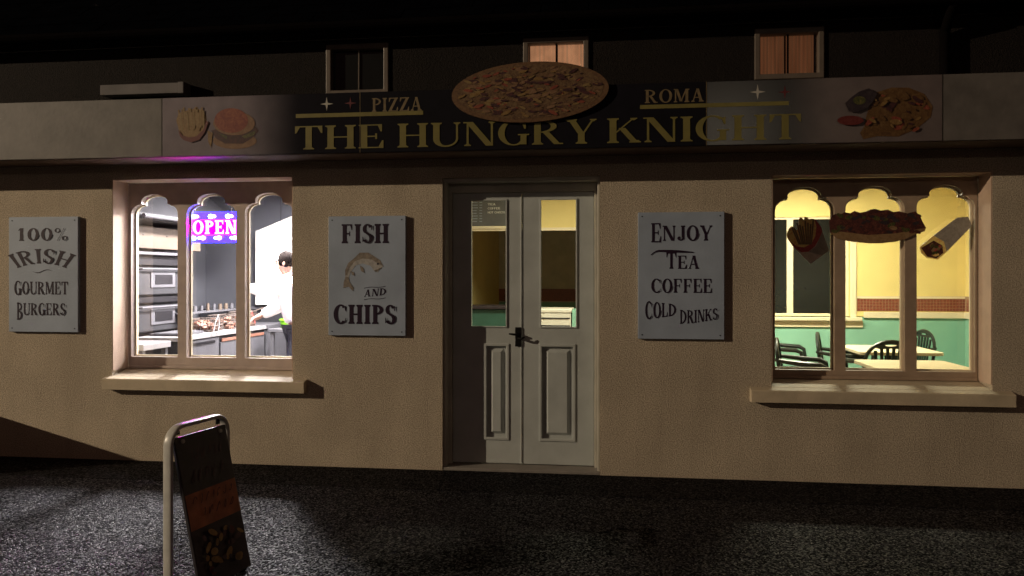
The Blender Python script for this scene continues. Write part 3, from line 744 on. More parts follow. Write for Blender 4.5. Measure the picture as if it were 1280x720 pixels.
# ENJOY TEA COFFEE COLD DRINKS
r, y, x0, x1, z0, z1 = board(797.5, 265, 905.5, 424, 'grey painted sign between door and dining window reading ENJOY TEA COFFEE COLD DRINKS')
mx = 852; fx = lambda px: X(px, y)
write('ENJOY', fx(814), fx(890), qz(301, mx, y), qz(282, mx, y), y, M['ink'], r, fb, gap=.09, big_first=1.28, drop=.10)
write('TEA', fx(833), fx(874), qz(336, mx, y), qz(319.5, mx, y), y, M['ink'], r, fb, gap=.10, big_first=1.25)
mb = MB(); vs = []
for k in range(17):
    a = k/16; xx = fx(813.5)+(fx(867)-fx(813.5))*a
    zz = qz(314.5, mx, y)-.030*max(0, 1-a*6)**1.5-.012*a*a+.006; t_ = .0035+.006*math.sin(PI*a)
    vs += [(xx, y-.002, zz-t_), (xx, y-.002, zz+t_)]
mb.add(vs, [(2*k, 2*k+2, 2*k+3, 2*k+1) for k in range(16)]); mb.build('flourish', M['ink'], r)
write('COFFEE', fx(814), fx(890), qz(366, mx, y), qz(348.5, mx, y), y, M['ink'], r, fb, gap=.10)
write('COLD', fx(806.5), fx(845), qz(401, mx, y), qz(378, mx, y), y, M['ink'], r, fb, gap=.10, warp=lambda u, v: (u, .06+v*(1-.38*u)+.22*u))
write('DRINKS', fx(850), fx(897), qz(404.5, mx, y), qz(386, mx, y), y, M['ink'], r, fb, gap=.10, warp=lambda u, v: (u, v*(.95-.2*u)+.34*u**1.6-.02), big_first=1.0)

# ================================================================== WINDOW STICKERS (on the glass of the right window)
yk = .192
def sticker(name, label):
    e = empty(name, (0, 0, 0)); tag(e, label, 'window sticker', 'food stickers on the right window'); return e
def plate_(loop, m, parent, nm): return MB().prism([loop], yk, yk+.004).build(nm, m, parent)
yk = .2745
Q = crop(975, 250, 7.58, yk)
e = sticker('fries_sticker', 'cutout sticker of fries in a paper bag on the dining window')
outl = [(60, 330), (85, 265), (120, 250), (145, 275), (160, 285), (180, 230), (178, 185), (192, 165), (210, 170), (220, 205), (235, 155), (260, 165), (275, 185), (300, 175), (340, 190), (390, 255), (400, 290), (465, 480), (290, 605), (130, 450), (80, 380)]
plate_([Q(*p) for p in outl], M['st_paper'], e, 'paper_bag')
pr = Print(yk, .0002)
pr.poly([Q(*p) for p in ((130, 450), (200, 497), (270, 492), (340, 440), (400, 300), (465, 480), (290, 605))], M['st_paper'])
pr.poly([Q(*p) for p in ((270, 492), (340, 440), (400, 300), (465, 480), (400, 525))], M['st_paper2'])
pr.poly([Q(*p) for p in ((60, 330), (85, 265), (120, 250), (145, 275), (160, 285), (180, 230), (178, 185), (192, 165), (210, 170), (220, 205), (235, 155), (260, 165), (275, 185), (300, 175), (340, 190), (390, 255), (400, 300), (370, 370), (330, 440), (270, 490), (200, 495), (130, 450), (80, 380))], M['st_red'])
pr.poly([Q(*p) for p in ((60, 330), (85, 265), (120, 250), (145, 275), (160, 285), (180, 230), (178, 185), (192, 165), (210, 170), (220, 205), (235, 155), (260, 165), (275, 185), (300, 175), (325, 185), (345, 250), (335, 340), (300, 410), (230, 450), (160, 440), (100, 395), (75, 370))], M['st_fries'])
for k in range(9):
    a = 100+k*26; pr.poly([Q(a, 250+25*math.sin(k*2.1)-k*6), Q(a+16, 250+25*math.sin(k*2.1)-k*6), Q(190+k*14, 420), Q(176+k*14, 424)], M['f_fries_hi'] if k % 2 else M['st_bun'])
pr.build('fries_print', e)
yk = .192
Q = crop(1030, 225, 2.881, yk)
e = sticker('baguette_sticker', 'long dark cutout sticker of a filled baguette on the dining window')
hd = [(18, 150), (28, 130), (40, 122), (58, 124), (75, 116), (95, 120), (110, 111), (130, 118), (150, 114), (168, 106), (185, 104), (205, 110), (230, 106), (250, 116), (270, 112), (300, 120), (330, 113), (345, 128), (355, 150), (368, 172), (362, 185), (330, 195), (300, 210), (260, 222), (210, 228), (160, 228), (100, 222), (50, 212), (22, 190)]
plate_([Q(*p) for p in hd], M['st_meat'], e, 'baguette_shape')
pr = Print(yk, .0002)
pr.poly([Q(*p) for p in ((22, 190), (60, 186), (160, 198), (260, 192), (366, 172), (362, 185), (330, 195), (300, 210), (260, 222), (210, 228), (160, 228), (100, 222), (50, 212))], M['st_bun'])
pr.step = .00003
for k in range(70):
    a = random.uniform(35, 345); b = random.uniform(124, 190); s = random.uniform(6, 17)
    pr.poly([Q(*p) for p in ell(a, b, s, s*.5, 8, 0, random.uniform(-.6, .6))], random.choice([M['st_meat'], M['st_salad'], M['st_meat'], M['st_meat'], M['st_salad'], M['f_dark'], M['f_dark'], M['st_bun'] if k % 4 == 0 else M['st_meat']]))
pr.build('baguette_print', e)
yk = .192; Q = crop(1030, 225, 2.881, yk)
e = sticker('wrap_sticker', 'cutout sticker of a foil wrapped tortilla on the dining window')
wr = [(345, 240), (420, 180), (480, 135), (520, 132), (533, 165), (480, 220), (440, 260), (410, 287), (370, 280), (350, 262)]
plate_([Q(*p) for p in wr], M['st_paper'], e, 'wrap_shape')
pr = Print(yk, .0002)
pr.poly([Q(*p) for p in ((395, 200), (480, 135), (520, 132), (533, 165), (480, 220), (440, 258), (432, 225))], M['st_paper2'])
pr.poly([Q(*p) for p in ((345, 240), (395, 200), (432, 222), (442, 258), (410, 287), (370, 280), (350, 262))], M['st_fries'])
pr.poly([Q(*p) for p in ((350, 245), (395, 218), (425, 235), (430, 262), (405, 282), (372, 276))], M['st_meat'])
for k in range(14): pr.poly([Q(*p) for p in ell(random.uniform(362, 422), random.uniform(232, 272), 9, 5, 8, 0, random.uniform(-1, 1))], random.choice([M['st_salad'], M['st_bun'], M['st_red'], M['st_fries']]))
pr.build('wrap_print', e)

# ================================================================== KITCHEN (behind the left window)
def room(name, parts):
    for nm, m, a in parts: tag(MB().box(*a).build(nm, m), kind='structure')
KY = 4.0; KX0, KX1, KZ = -5.4, -2.3, 2.60
room('kitchen', [
    ('kitchen_floor', M['kfloor'], (KX0, TH, .013, KX1, KY, .03)),
    ('kitchen_ceiling', M['kceil'], (KX0-.1, TH, KZ, KX1+.05, KY+.1, KZ+.08)),
    ('kitchen_left_wall', M['kwall'], (KX0-.1, TH, .0, KX0, KY+.1, KZ)),
    ('kitchen_back_wall', M['kwall'], (KX0, KY, .0, KX1, KY+.1, KZ)),
    ('dividing_wall', M['kwhite'], (KX1, TH, .0, KX1+.12, KY+.1, 2.74))])
# vertical joints of the wall cladding
for i, x in enumerate((-4.95, -4.35)):
    bx('cladding_joint', M['steel'], None, x-.006, KY-.006, .9, x+.006, KY-.001, KZ)
for o in [o for o in bpy.data.objects if o.name.startswith('cladding_joint')]: tag(o, kind='structure')
# white partition with sloping top beside the back counter
pA, pB = at(319, 345, 3.7), at(372, 345, 3.7)
z_ = lambda px, py: at(px, py, 3.7).z
mb = MB().prism([[(pA.x, z_(319, 381)), (pB.x+.7, z_(319, 381)), (pB.x+.7, z_(372, 258)), (pB.x, z_(372, 267)), (pA.x, z_(319, 289))]], 3.70, 3.98)
tag(mb.build('sloping_partition', M['kwhite'], bevel=.005), 'bright white boxed partition with a sloping top behind the cook', 'partition')
# ceiling light
def ceiling_light(name, x, y, z, sx, sy, label, W_, col):
    e = empty(name, (x, y, z)); tag(e, label, 'ceiling light')
    MB().box(-sx/2, -sy/2, -.05, sx/2, sy/2, -.001).build('housing', M['white_edge'], e, bevel=.006)
    MB().box(-sx/2+.02, -sy/2+.01, -.075, sx/2-.02, sy/2-.01, -.051).build('diffuser', emission('lamp_diffuser', col, 6), e)
    ld = bpy.data.lights.new('lamp', 'AREA'); ld.shape = 'RECTANGLE'; ld.size = sx-.04; ld.size_y = sy-.02; ld.energy = W_; ld.color = col
    lo = bpy.data.objects.new('lamp', ld); C.objects.link(lo); lo.parent = e; lo.location = (0, 0, -.08)
    return e
ceiling_light('ceiling_light', -3.55, 1.95, KZ, .30, 1.1, 'white strip light on the kitchen ceiling above the cook', KITCHEN_W, KITCHEN_COL)

ceiling_light('ceiling_light', -2.75, 2.75, KZ, .25, .9, 'white strip light on the kitchen ceiling by the dividing wall', KITCHEN_W*.45, KITCHEN_COL)

# twin deck pizza oven, doors facing the room (+x)
ox, oy0, oy1 = -4.60, 1.12, 2.10
ov = empty('pizza_oven', (ox, (oy0+oy1)/2, 0)); tag(ov, 'steel twin deck pizza oven in the left light of the kitchen window', 'oven')
OX = lambda *a: (a[0], a[1]-(oy0+oy1)/2, a[2], a[3], a[4]-(oy0+oy1)/2, a[5])
bx('body', M['black_enamel'], ov, *OX(-.70, oy0, .62, -.03, oy1, 1.70), bevel=.008)
for z0, z1 in ((1.30, 1.575), (.935, 1.195)):
    d = bx('oven_door', M['steel_dark'], ov, *OX(-.029, oy0+.03, z0, .012, oy1-.04, z1), bevel=.012)
    yc0, yc1 = oy0+.34, oy1-.28; zc = (z0+z1)/2+.02
    bx('window_surround', M['steel'], d, *OX(.0125, yc0-.04, zc-.085, .022, yc1+.04, zc+.075), bevel=.006)
    bx('window', M['black_enamel'], d, *OX(.0225, yc0+.03, zc-.05, .026, yc1-.02, zc+.045))
    MB().tube([(.02, oy0+.1-(oy0+oy1)/2, z1-.02), (.05, oy0+.1-(oy0+oy1)/2, z1-.015), (.05, oy1-.1-(oy0+oy1)/2, z1-.015), (.02, oy1-.1-(oy0+oy1)/2, z1-.02)], .009, 8).build('handle', M['steel'], d, smooth=True)
bx('top_trim', M['steel'], ov, *OX(-.70, oy0-.01, 1.701, .02, oy1+.01, 1.73), bevel=.004)
for z0 in (1.60, 1.225, .80):
    bx('control_strip', M['black_enamel'], ov, *OX(-.0295, oy0+.03, z0, .006, oy1-.02, z0+.055))
red = emission('red_indicator', (1, .05, .06), 2.5)
for z0 in (1.235, .845):
    bx('indicator', red, ov, *OX(.0125, oy1-.115, z0, .018, oy1-.07, z0+.045))
for yy in (oy0+.04, oy1-.08):
    for xx in (-.66, -.08): bx('leg', M['steel_dark'], ov, *OX(xx, yy, .031, xx+.04, yy+.04, .62))
# beige splash box above oven
fl = bx('flue_cover', M['beige'], None, -5.35, 1.0, 1.765, -4.62, 2.45, 1.985, bevel=.006)
tag(fl, 'beige sheet metal cover above the pizza oven, under the extraction hood', 'flue cover')
for yy in (1.35, 1.75):
    MB().lathe([(.009, 0), (.009, .004), (.0001, .006)], (0, 0, 0), 10).build('bolt', M['black'], fl).location = (0, 0, 0)
for i, o in enumerate([c for c in fl.children]):
    o.rotation_euler = (0, PI/2, 0); o.location = (-4.619, 1.35+.42*i, 1.90)
hd_ = MB(); a, b = .95, 3.0
hd_.add([(-5.35, a, 2.03), (-4.42, a, 2.03), (-4.42, a, 2.09), (-5.0, a, 2.58), (-5.35, a, 2.58), (-5.35, b, 2.03), (-4.42, b, 2.03), (-4.42, b, 2.09), (-5.0, b, 2.58), (-5.35, b, 2.58)],
        [(0, 1, 2, 3, 4), (9, 8, 7, 6, 5), (0, 5, 6, 1), (1, 6, 7, 2), (2, 7, 8, 3), (3, 8, 9, 4), (0, 4, 9, 5)])
hood = hd_.build('extraction_hood', None or M['steel_dark'], None, bevel=.004); tag(hood, 'grey steel extraction hood hanging over the pizza oven', 'hood')
MB().tube([(-4.395, a+.05, 2.06), (-4.395, b-.05, 2.06)], .022, 8).build('hood_rail', M['steel'], hood, smooth=True)
MB().tube([(-5.0, 1.55, 2.2), (-4.72, 1.62, 2.45), (-4.72, 1.62, 2.59)], .05, 12).build('duct_pipe', M['steel_dark'], hood, smooth=True)

# white edged bench near the glass
def bench(name, x0, x1, y0, y1, z, label, top_m, th=.055, cat='worktop'):
    e = empty(name, ((x0+x1)/2, (y0+y1)/2, .03)); tag(e, label, cat)
    hx, hy = (x1-x0)/2, (y1-y0)/2; z -= .03
    bx('worktop', top_m, e, -hx, -hy, z-th, hx, hy, z, bevel=.005)
    for sx in (-1, 1):
        for sy in (-1, 1): bx('leg', M['steel'], e, *(sorted((sx*(hx-.02), sx*(hx-.06)))[0], sorted((sy*(hy-.02), sy*(hy-.06)))[0], .0, sorted((sx*(hx-.02), sx*(hx-.06)))[1], sorted((sy*(hy-.02), sy*(hy-.06)))[1], z-th))
    bx('under_shelf', M['steel_dark'], e, -hx+.03, -hy+.03, z-.45, hx-.03, hy-.03, z-.43)
    return e
bench('prep_bench', -4.62, -4.02, .40, .83, .90, 'white edged bench just inside the left light of the kitchen window', M['white_edge'])
st_ = bench('steel_table', -3.95, -3.50, 2.72, 3.25, .885, 'small steel table beside the cook carrying a green bowl', M['steel'], .04, 'table')

# counter run along the left side, fronts facing +x
cx0, cx1 = -4.58, -4.13
ct = empty('counter_unit', (cx1, 2.1, 0)); tag(ct, 'steel counter with drawers and doors below the lit sign, running back from the window', 'counter')
bx('worktop', M['white_edge'], ct, cx0-cx1, 1.15-2.1, .862, .012, 3.05-2.1, .90, bevel=.004)
bx('carcass', M['steel_dark'], ct, cx0-cx1+.01, 1.18-2.1, .10, -.012, 3.03-2.1, .861)
for z0, z1 in ((.66, .85), (.43, .64), (.12, .41)):
    d = bx('drawer', M['steel'], ct, -.0115, 1.20-2.1, z0, .004, 1.92-2.1, z1, bevel=.004)
    bx('handle', M['black_enamel'], d, .0045, 1.27-2.1, z1-.045, .012, 1.83-2.1, z1-.02, bevel=.003)
for a_, b_ in ((1.96, 2.48), (2.50, 3.01)):
    d = bx('cupboard_door', M['steel'], ct, -.0115, a_-2.1, .12, .004, b_-2.1, .79, bevel=.004)
    bx('handle', M['brownfood'], d, -.002, a_+.02-2.1, .798, .010, b_-.02-2.1, .828)
# back counter
bc = empty('back_counter', (-4.5, 3.35, 0)); tag(bc, 'grey cupboard counter against the back wall of the kitchen, left of the cook', 'counter')
bx('worktop', M['steel'], bc, -.9, -.20, .855, .36, .60, .90, bevel=.004)
bx('cupboard', M['steel'], bc, -.88, -.18, .03, .34, .6, .854)
for a_, b_ in ((-.20, .05), (.07, .32)):
    d = bx('cupboard_door', M['steel_dark'], bc, a_, -.20, .10, b_, -.181, .80, bevel=.004)
bx('splash_rail', M['steel'], bc, -.86, .40, 1.06, .34, .43, 1.10, bevel=.003)
bx('back_panel', M['steel_dark'], bc, -.86, .431, .901, .34, .45, 1.058)
# fryer racks: wire baskets with browned food, on the counter
def basket(name, x, y, z, wx, wy, h, label, tilt=0):
    e = empty(name, (x, y, z), tilt); tag(e, label, 'wire basket')
    mb = MB(); n = 7
    for k in range(n+1):
        a = -wx+2*wx*k/n
        mb.tube([(a, -wy, h), (a*.9, -wy*.9, 0), (a*.9, wy*.9, 0), (a, wy, h)], .0035, 5)
    for k in range(n+1):
        a = -wy+2*wy*k/n
        mb.tube([(-wx, a, h), (-wx*.9, a*.9, 0), (wx*.9, a*.9, 0), (wx, a, h)], .0035, 5)
    for zz, s_ in ((h, 1), (h*.5, .95)):
        mb.tube([(-wx*s_, -wy*s_, zz), (wx*s_, -wy*s_, zz), (wx*s_, wy*s_, zz), (-wx*s_, wy*s_, zz), (-wx*s_, -wy*s_, zz)], .006, 6)
    mb.build('wire_cage', M['wire'], e)
    mb = MB()
    for k in range(26):
        c = Vector((random.uniform(-wx*.75, wx*.75), random.uniform(-wy*.75, wy*.75), random.uniform(.02, h*.75)))
        Rm_ = Matrix.Translation(c) @ Matrix.Rotation(random.uniform(0, 3), 4, 'Z') @ Matrix.Rotation(random.uniform(-.6, .6), 4, 'X')
        s_ = random.uniform(.015, .032); mb.box(-s_*1.6, -s_, -s_*.6, s_*1.6, s_, s_*.6, M=Rm_)
    tag(mb.build('fried_pieces', M['brownfood'], e, bevel=.006), kind='stuff')
    MB().tube([(wx, 0, h), (wx+.10, 0, h+.04), (wx+.17, 0, h+.05)], .008, 6).build('handle', M['wire'], e)
    return e
basket('frying_basket', -4.33, 2.05, .902, .13, .17, .13, 'brown wire basket of fried food nearest the window on the steel counter', .2)
basket('frying_basket', -4.33, 2.50, .902, .13, .17, .15, 'middle wire basket of browned food on the steel counter', -.1)
basket('frying_basket', -4.34, 2.90, .902, .12, .13, .17, 'far wire basket on the steel counter, by the back wall', .15)
def tongs(x, y, z, m, label, lean, s_=1):
    e = empty('kitchen_tongs', (x, y, z)); tag(e, label, 'tongs')
    top = Vector((.0, .02, .20*s_))
    for q in (-1, 1):
        mb = MB(); pa = [Vector((.0, q*.055*s_+.02+lean, 0)), Vector((.0, q*.045*s_+.02+lean*.5, .10*s_)), top]
        for i in range(2):
            a, b = pa[i], pa[i+1]; wv = .010 if i == 0 else .007
            mb.add([a+Vector((0, -wv, 0)), a+Vector((0, wv, 0)), b+Vector((0, wv*.8, 0)), b+Vector((0, -wv*.8, 0)),
                    a+Vector((.006, -wv, 0)), a+Vector((.006, wv, 0)), b+Vector((.006, wv*.8, 0)), b+Vector((.006, -wv*.8, 0))],
                   [(0, 1, 2, 3), (7, 6, 5, 4), (0, 4, 5, 1), (1, 5, 6, 2), (2, 6, 7, 3), (3, 7, 4, 0)])
        mb.build('arm', m, e)
    return e
tongs(-4.10, 1.83, .903, M['white_edge'], 'open white tongs standing among the frying baskets', -.05, .95)
tg = tongs(-4.33, 3.14, .88, M['redplastic'], 'red tongs hanging before the back counter', 0, .8); tg.rotation_euler = (0, 0, PI/2); tg.location = (-4.33, 3.135, .905)
# tray, tub, bottles behind
def tub(name, x, y, z, r_, h, m, label, cat, lid=None):
    e = empty(name, (x, y, z)); tag(e, label, cat)
    MB().lathe([(.0001, 0), (r_*.82, 0), (r_, h), (r_*1.05, h), (r_*1.05, h-.012), (r_*.94, h-.004), (r_*.78, .01), (.0001, .01)], n=20).build('bowl', m, e, smooth=True)
    return e
bw = tub('mixing_bowl', -3.78, 2.93, .887, .115, .10, M['greenplastic'], 'bright green plastic bowl on the small steel table beside the cook', 'bowl')
pl_ = tag(MB().box(-4.52, 1.30, .902, -4.22, 1.78, .925).box(-4.50, 1.32, .926, -4.24, 1.76, .93).build('baking_tray', M['steel'], bevel=.003), 'flat steel tray at the near end of the steel counter', 'tray')
cn = empty('seasoning_rack', (-4.55, 2.6, 1.10)); tag(cn, 'row of small shakers and tubs on a shelf behind the baskets', 'rack')
bx('shelf', M['steel'], cn, -.10, -.75, -.015, .08, .55, .0)
for k in range(9):
    yy = -.68+k*.14; r_ = random.uniform(.016, .026); h = random.uniform(.05, .10)
    MB().lathe([(.0001, 0), (r_, 0), (r_, h*.8), (r_*.85, h*.81), (r_*.85, h), (.0001, h)], (0, yy, .001), 12).build('tub', random.choice([M['beige'], M['brownfood'], M['steel'], M['steel'], M['black_enamel']]), cn, smooth=True)
for yy in (-.7, .5): bx('bracket', M['steel'], cn, -.09, yy, -.197, -.07, yy+.02, -.0155)

# ---- OPEN light box hanging behind the middle light
yO = .30
oc = at(266, 284, yO); ow = (X(298, yO)-X(233, yO))/2; oh = .128
OS = empty('open_sign', (oc.x, yO, oc.z)); tag(OS, 'lit LED sign reading OPEN in white on magenta in the kitchen window', 'open sign')
bx('panel', mat('sign_acrylic', (.02, .01, .05), .2, emit=(.006, .003, 1), es=45), OS, -ow, 0, -oh, ow, .018, oh, bevel=.004)
bx('magenta_backlight', emission('magenta_glow', (1, .0, .66), 280), OS, -ow*.90, -.003, -oh*.47, ow*.97, -.0005, oh*.45)
fo = Font(S=.22, T=.12, sl=.07, sh=.11)
write('OPEN', -ow*.76, ow*.92, -oh*.44, oh*.44, -.0045, emission('white_led_letters', (1, .86, 1), 1.9), OS, fo, gap=.08, per_letter=True)
bulb = MB().lathe([(.0001, -.008), (.007, -.006), (.010, 0), (.007, .006), (.0001, .008)], n=10).build('led_bulb', emission('blue_white_led', (.30, .75, 1), 12), OS, smooth=True)
bulb2m = emission('pink_white_led', (1, .60, 1), 9)
pos = []
for k in range(3):
    for j, s_ in ((0, 1.25), (.42, .85)): pos.append((-ow*.72+ow*.66*k+j*ow*.32, oh*.70, s_, j))
for k in range(3):
    for j, s_ in ((0, .8), (.42, 1.2)): pos.append((-ow*.50+ow*.62*k+j*ow*.34, -oh*.70, s_, j))
pos += [(-ow*.90, oh*.42, 1.3, 0), (-ow*.90, oh*.10, 1.1, 1), (-ow*.90, -oh*.22, 1.1, 1), (-ow*.88, -oh*.55, 1.3, 0), (-ow*.72, -oh*.72, 1.3, 0)]
for i, (a, b, s_, j) in enumerate(pos):
    o = bulb if i == 0 else bulb.copy()
    if i: C.objects.link(o)
    o.parent = OS; o.location = (a, -.010, b); o.scale = (s_*1.9, s_, s_*1.9)
    if j:
        if 'b2' not in M: M['b2'] = o.data.copy(); M['b2'].materials[0] = bulb2m
        o.data = M['b2']
for s_ in (-1, 1): MB().tube([(s_*ow*.7, .008, oh), (s_*ow*.7, .008, t1-oc.z-.02)], .002, 5).build('hanging_wire', M['wire'], OS)

# ---- cook in white, seen in profile, working with arms stretched to the left
def skin(name, verts, edges, radii, m, parent, root=0, sub=2):
    me = bpy.data.meshes.new(name); me.from_pydata([tuple(v) for v in verts], edges, []); me.materials.append(m)
    o = bpy.data.objects.new(name, me); C.objects.link(o)
    if parent: o.parent = parent
    s_ = o.modifiers.new('skin', 'SKIN'); s_.use_smooth_shade = True
    for i, r_ in enumerate(radii):
        me.skin_vertices[0].data[i].radius = r_ if isinstance(r_, tuple) else (r_, r_)
        me.skin_vertices[0].data[i].use_root = (i == root)
    d = o.modifiers.new('sub', 'SUBSURF'); d.levels = sub; d.render_levels = sub
    return o
cp = at(370, 345, 2.0)
ck = empty('person', (cp.x, 2.0, .03), 0)
tag(ck, 'cook in white long sleeved shirt and dark trousers working at the kitchen counter', 'person')
# local: faces -x; y = body's left/right
V = {}; vl = []; ed = []; rad = []
def jv(k, p, r_, link=None):
    V[k] = len(vl); vl.append(Vector(p)); rad.append(r_)
    if link: ed.append((V[link], V[k]))
jv('pel', (.06, 0, .93), (.125, .15)); jv('waist', (.04, 0, 1.07), (.105, .135), 'pel'); jv('chest', (-.01, 0, 1.25), (.125, .165), 'waist')
jv('uch', (-.04, 0, 1.37), (.10, .14), 'chest'); jv('neck', (-.075, 0, 1.455), .055, 'uch'); jv('neck2', (-.10, 0, 1.50), .052, 'neck')
jv('headb', (-.115, 0, 1.55), (.072, .068), 'neck2'); jv('head', (-.125, 0, 1.605), (.092, .076), 'headb'); jv('crown', (-.115, 0, 1.665), (.070, .060), 'head')
jv('jaw', (-.165, 0, 1.545), (.048, .045), 'headb')
for s_, nm in ((-1, 'r'), (1, 'l')):
    jv('sh'+nm, (-.05, s_*.17, 1.375), .062, 'uch')
    el = (-.24, s_*.21-.02, 1.30 if s_ < 0 else 1.14); wr = (-.455, s_*.13-.02, 1.345 if s_ < 0 else 1.03)
    jv('el'+nm, el, .045, 'sh'+nm); jv('wr'+nm, wr, .030, 'el'+nm)
    d = (Vector(wr)-Vector(el)).normalized(); pc_ = Vector(wr)+d*.055
    jv('pa'+nm, pc_, (.024, .036), 'wr'+nm)
    for f in range(4):
        off = Vector((0, (f-1.5)*.019, 0)); ln = (.075, .085, .08, .065)[f]
        a = pc_+d*.035+off; b = a+d*ln*.5+Vector((0, 0, -.010)); c = b+d*ln*.4+Vector((0, 0, -.028))
        jv('f%d0' % f+nm, a, .0095, 'pa'+nm); jv('f%d1' % f+nm, b, .0088, 'f%d0' % f+nm); jv('f%d2' % f+nm, c, .0072, 'f%d1' % f+nm)
    a = pc_+Vector((0, -s_*.032, -.005)); jv('t0'+nm, a, .011, 'pa'+nm); jv('t1'+nm, a+d*.035+Vector((0, -s_*.018, -.02)), .0095, 't0'+nm)
    jv('hip'+nm, (.06, s_*.09, .86), .088, 'pel'); jv('kn'+nm, (.03+s_*.03, s_*.11, .48), .062, 'hip'+nm); jv('an'+nm, (.07+s_*.03, s_*.12, .09), .042, 'kn'+nm)
    jv('to'+nm, (-.09+s_*.03, s_*.13, .035), .034, 'an'+nm)
body = skin('body', vl, ed, rad, M['skin'], ck)
# nose, ears, mouth, eyes as small parts of the face
MB().prism([[(-.218, 1.575), (-.232, 1.572), (-.232, 1.592), (-.212, 1.622), (-.205, 1.60)]], -.013, .013).build('nose', M['skin'], ck, bevel=.006)
for s_ in (-1, 1):
    e_ = MB().lathe([(.0001, -.010), (.016, -.008), (.022, 0), (.014, .008), (.0001, .004)], n=14).build('ear', M['skin'], ck, smooth=True)
    e_.rotation_euler = (PI/2, 0, 0); e_.location = (-.10, s_*.080, 1.595); e_.scale = (.8, 1.25, 1)
    MB().lathe([(.0001, -.010), (.008, -.006), (.011, 0), (.008, .006), (.0001, .010)], (-.203, s_*.034, 1.613), 10).build('eye', M['hair'], ck, smooth=True)
bx('mouth', mat('lips', (.45, .16, .13), .5), ck, -.213, -.024, 1.548, -.200, .024, 1.556, bevel=.003)
# shirt
sv = ['pel', 'waist', 'chest', 'uch', 'shr', 'elr', 'wrr', 'shl', 'ell', 'wrl']
pts = [vl[V[k]].copy() for k in sv]; pts[0].z = .96; pts[0].x += .01
pts[6] = pts[5].lerp(pts[6], .93); pts[9] = pts[8].lerp(pts[9], .93)
shirt = skin('shirt', pts, [(0, 1), (1, 2), (2, 3), (3, 4), (4, 5), (5, 6), (3, 7), (7, 8), (8, 9)],
     [(.175, .195), (.158, .185), (.168, .205), (.145, .185), .098, .074, .055, .098, .074, .055], M['shirt'], ck)
cr = MB().lathe([(.062, 0), (.070, .012), (.064, .035), (.058, .034)], (0, 0, 0), 18).build('collar', M['shirt'], ck, smooth=True); cr.location = (-.078, 0, 1.445); cr.rotation_euler = (0, -.35, 0)
tv = ['pel', 'hipr', 'knr', 'anr', 'hipl', 'knl', 'anl']
pts = [vl[V[k]].copy() for k in tv]
skin('trousers', pts, [(0, 1), (1, 2), (2, 3), (0, 4), (4, 5), (5, 6)], [(.135, .16), .103, .078, .066, .103, .078, .066], M['trouser'], ck)
for s_ in (-1, 1): MB().box(-.15+s_*.03, s_*.13-.045, .0, .12+s_*.03, s_*.13+.045, .075).build('shoe', M['black_enamel'], ck, bevel=.025)
# short dark hair: a shell round the back and crown
hm = MB(); n1, n2 = 18, 12; vs = []
for i in range(n1+1):
    for j in range(n2+1):
        a = math.radians(-118+236*i/n1); b = math.radians(-42+130*j/n2)
        r_ = 1+.05*math.sin(i*5.1+j*3.3)+random.uniform(-.02, .04)
        vs.append((-.112+.108*r_*math.cos(a)*math.cos(b), .088*r_*math.sin(a)*math.cos(b), 1.622+.098*r_*math.sin(b)))
hm.add(vs, [(i*(n2+1)+j, (i+1)*(n2+1)+j, (i+1)*(n2+1)+j+1, i*(n2+1)+j+1) for i in range(n1) for j in range(n2)])
ho = hm.build('hair', M['hair'], ck, smooth=True); s_ = ho.modifiers.new('solid', 'SOLIDIFY'); s_.thickness = .016; s_.offset = -1

# ================================================================== DINING ROOM (behind the right window and the door)
DY = 4.2; DXa, DXb, DZc = KX1+.12, 4.15, 2.74; OPX = (-2.1, .28); OPZ = 2.08    # opening through to the unlit back room
room('dining', [
    ('dining_floor', M['dfloor'], (DXa, TH, .013, DXb, 8.9, .03)),
    ('dining_ceiling', M['dceil'], (DXa-.05, TH, DZc, DXb+.1, 9.0, DZc+.08))])
def wall_scheme(nm, y0, y1, x0, x1, hole=None, holez=(1.0, 2.2)):
    pass
zr0, zr1, zm0, zm1 = 1.00, 1.055, 1.065, 1.215       # cream rail, mosaic band
wx0, wx1, wz0, wz1 = .95, X(1062, DY), at(1010, 396, DY).z, at(1010, 271, DY).z
# back wall: green below, yellow above, window hole, open passage on the left
tag(MB().prism([rectl(OPX[1], .03, DXb, zr0)], DY, DY+.12).build('dining_back_wall_lower', M['green']), kind='structure')
bwU = MB().prism([[(OPX[1], zr0+.0005), (DXb, zr0+.0005), (DXb, DZc), (DXa, DZc), (DXa, OPZ), (OPX[1], OPZ)], rectl(wx0, wz0, wx1, wz1)], DY, DY+.12).build('dining_back_wall_upper', M['yellow']); tag(bwU, kind='structure')
# right wall
tag(bx('dining_right_wall_lower', M['green'], None, DXb, TH, .03, DXb+.12, DY+.12, zr0), kind='structure')
tag(bx('dining_right_wall_upper', M['yellow'], None, DXb, TH, zr0+.0005, DXb+.12, DY+.12, DZc), kind='structure')
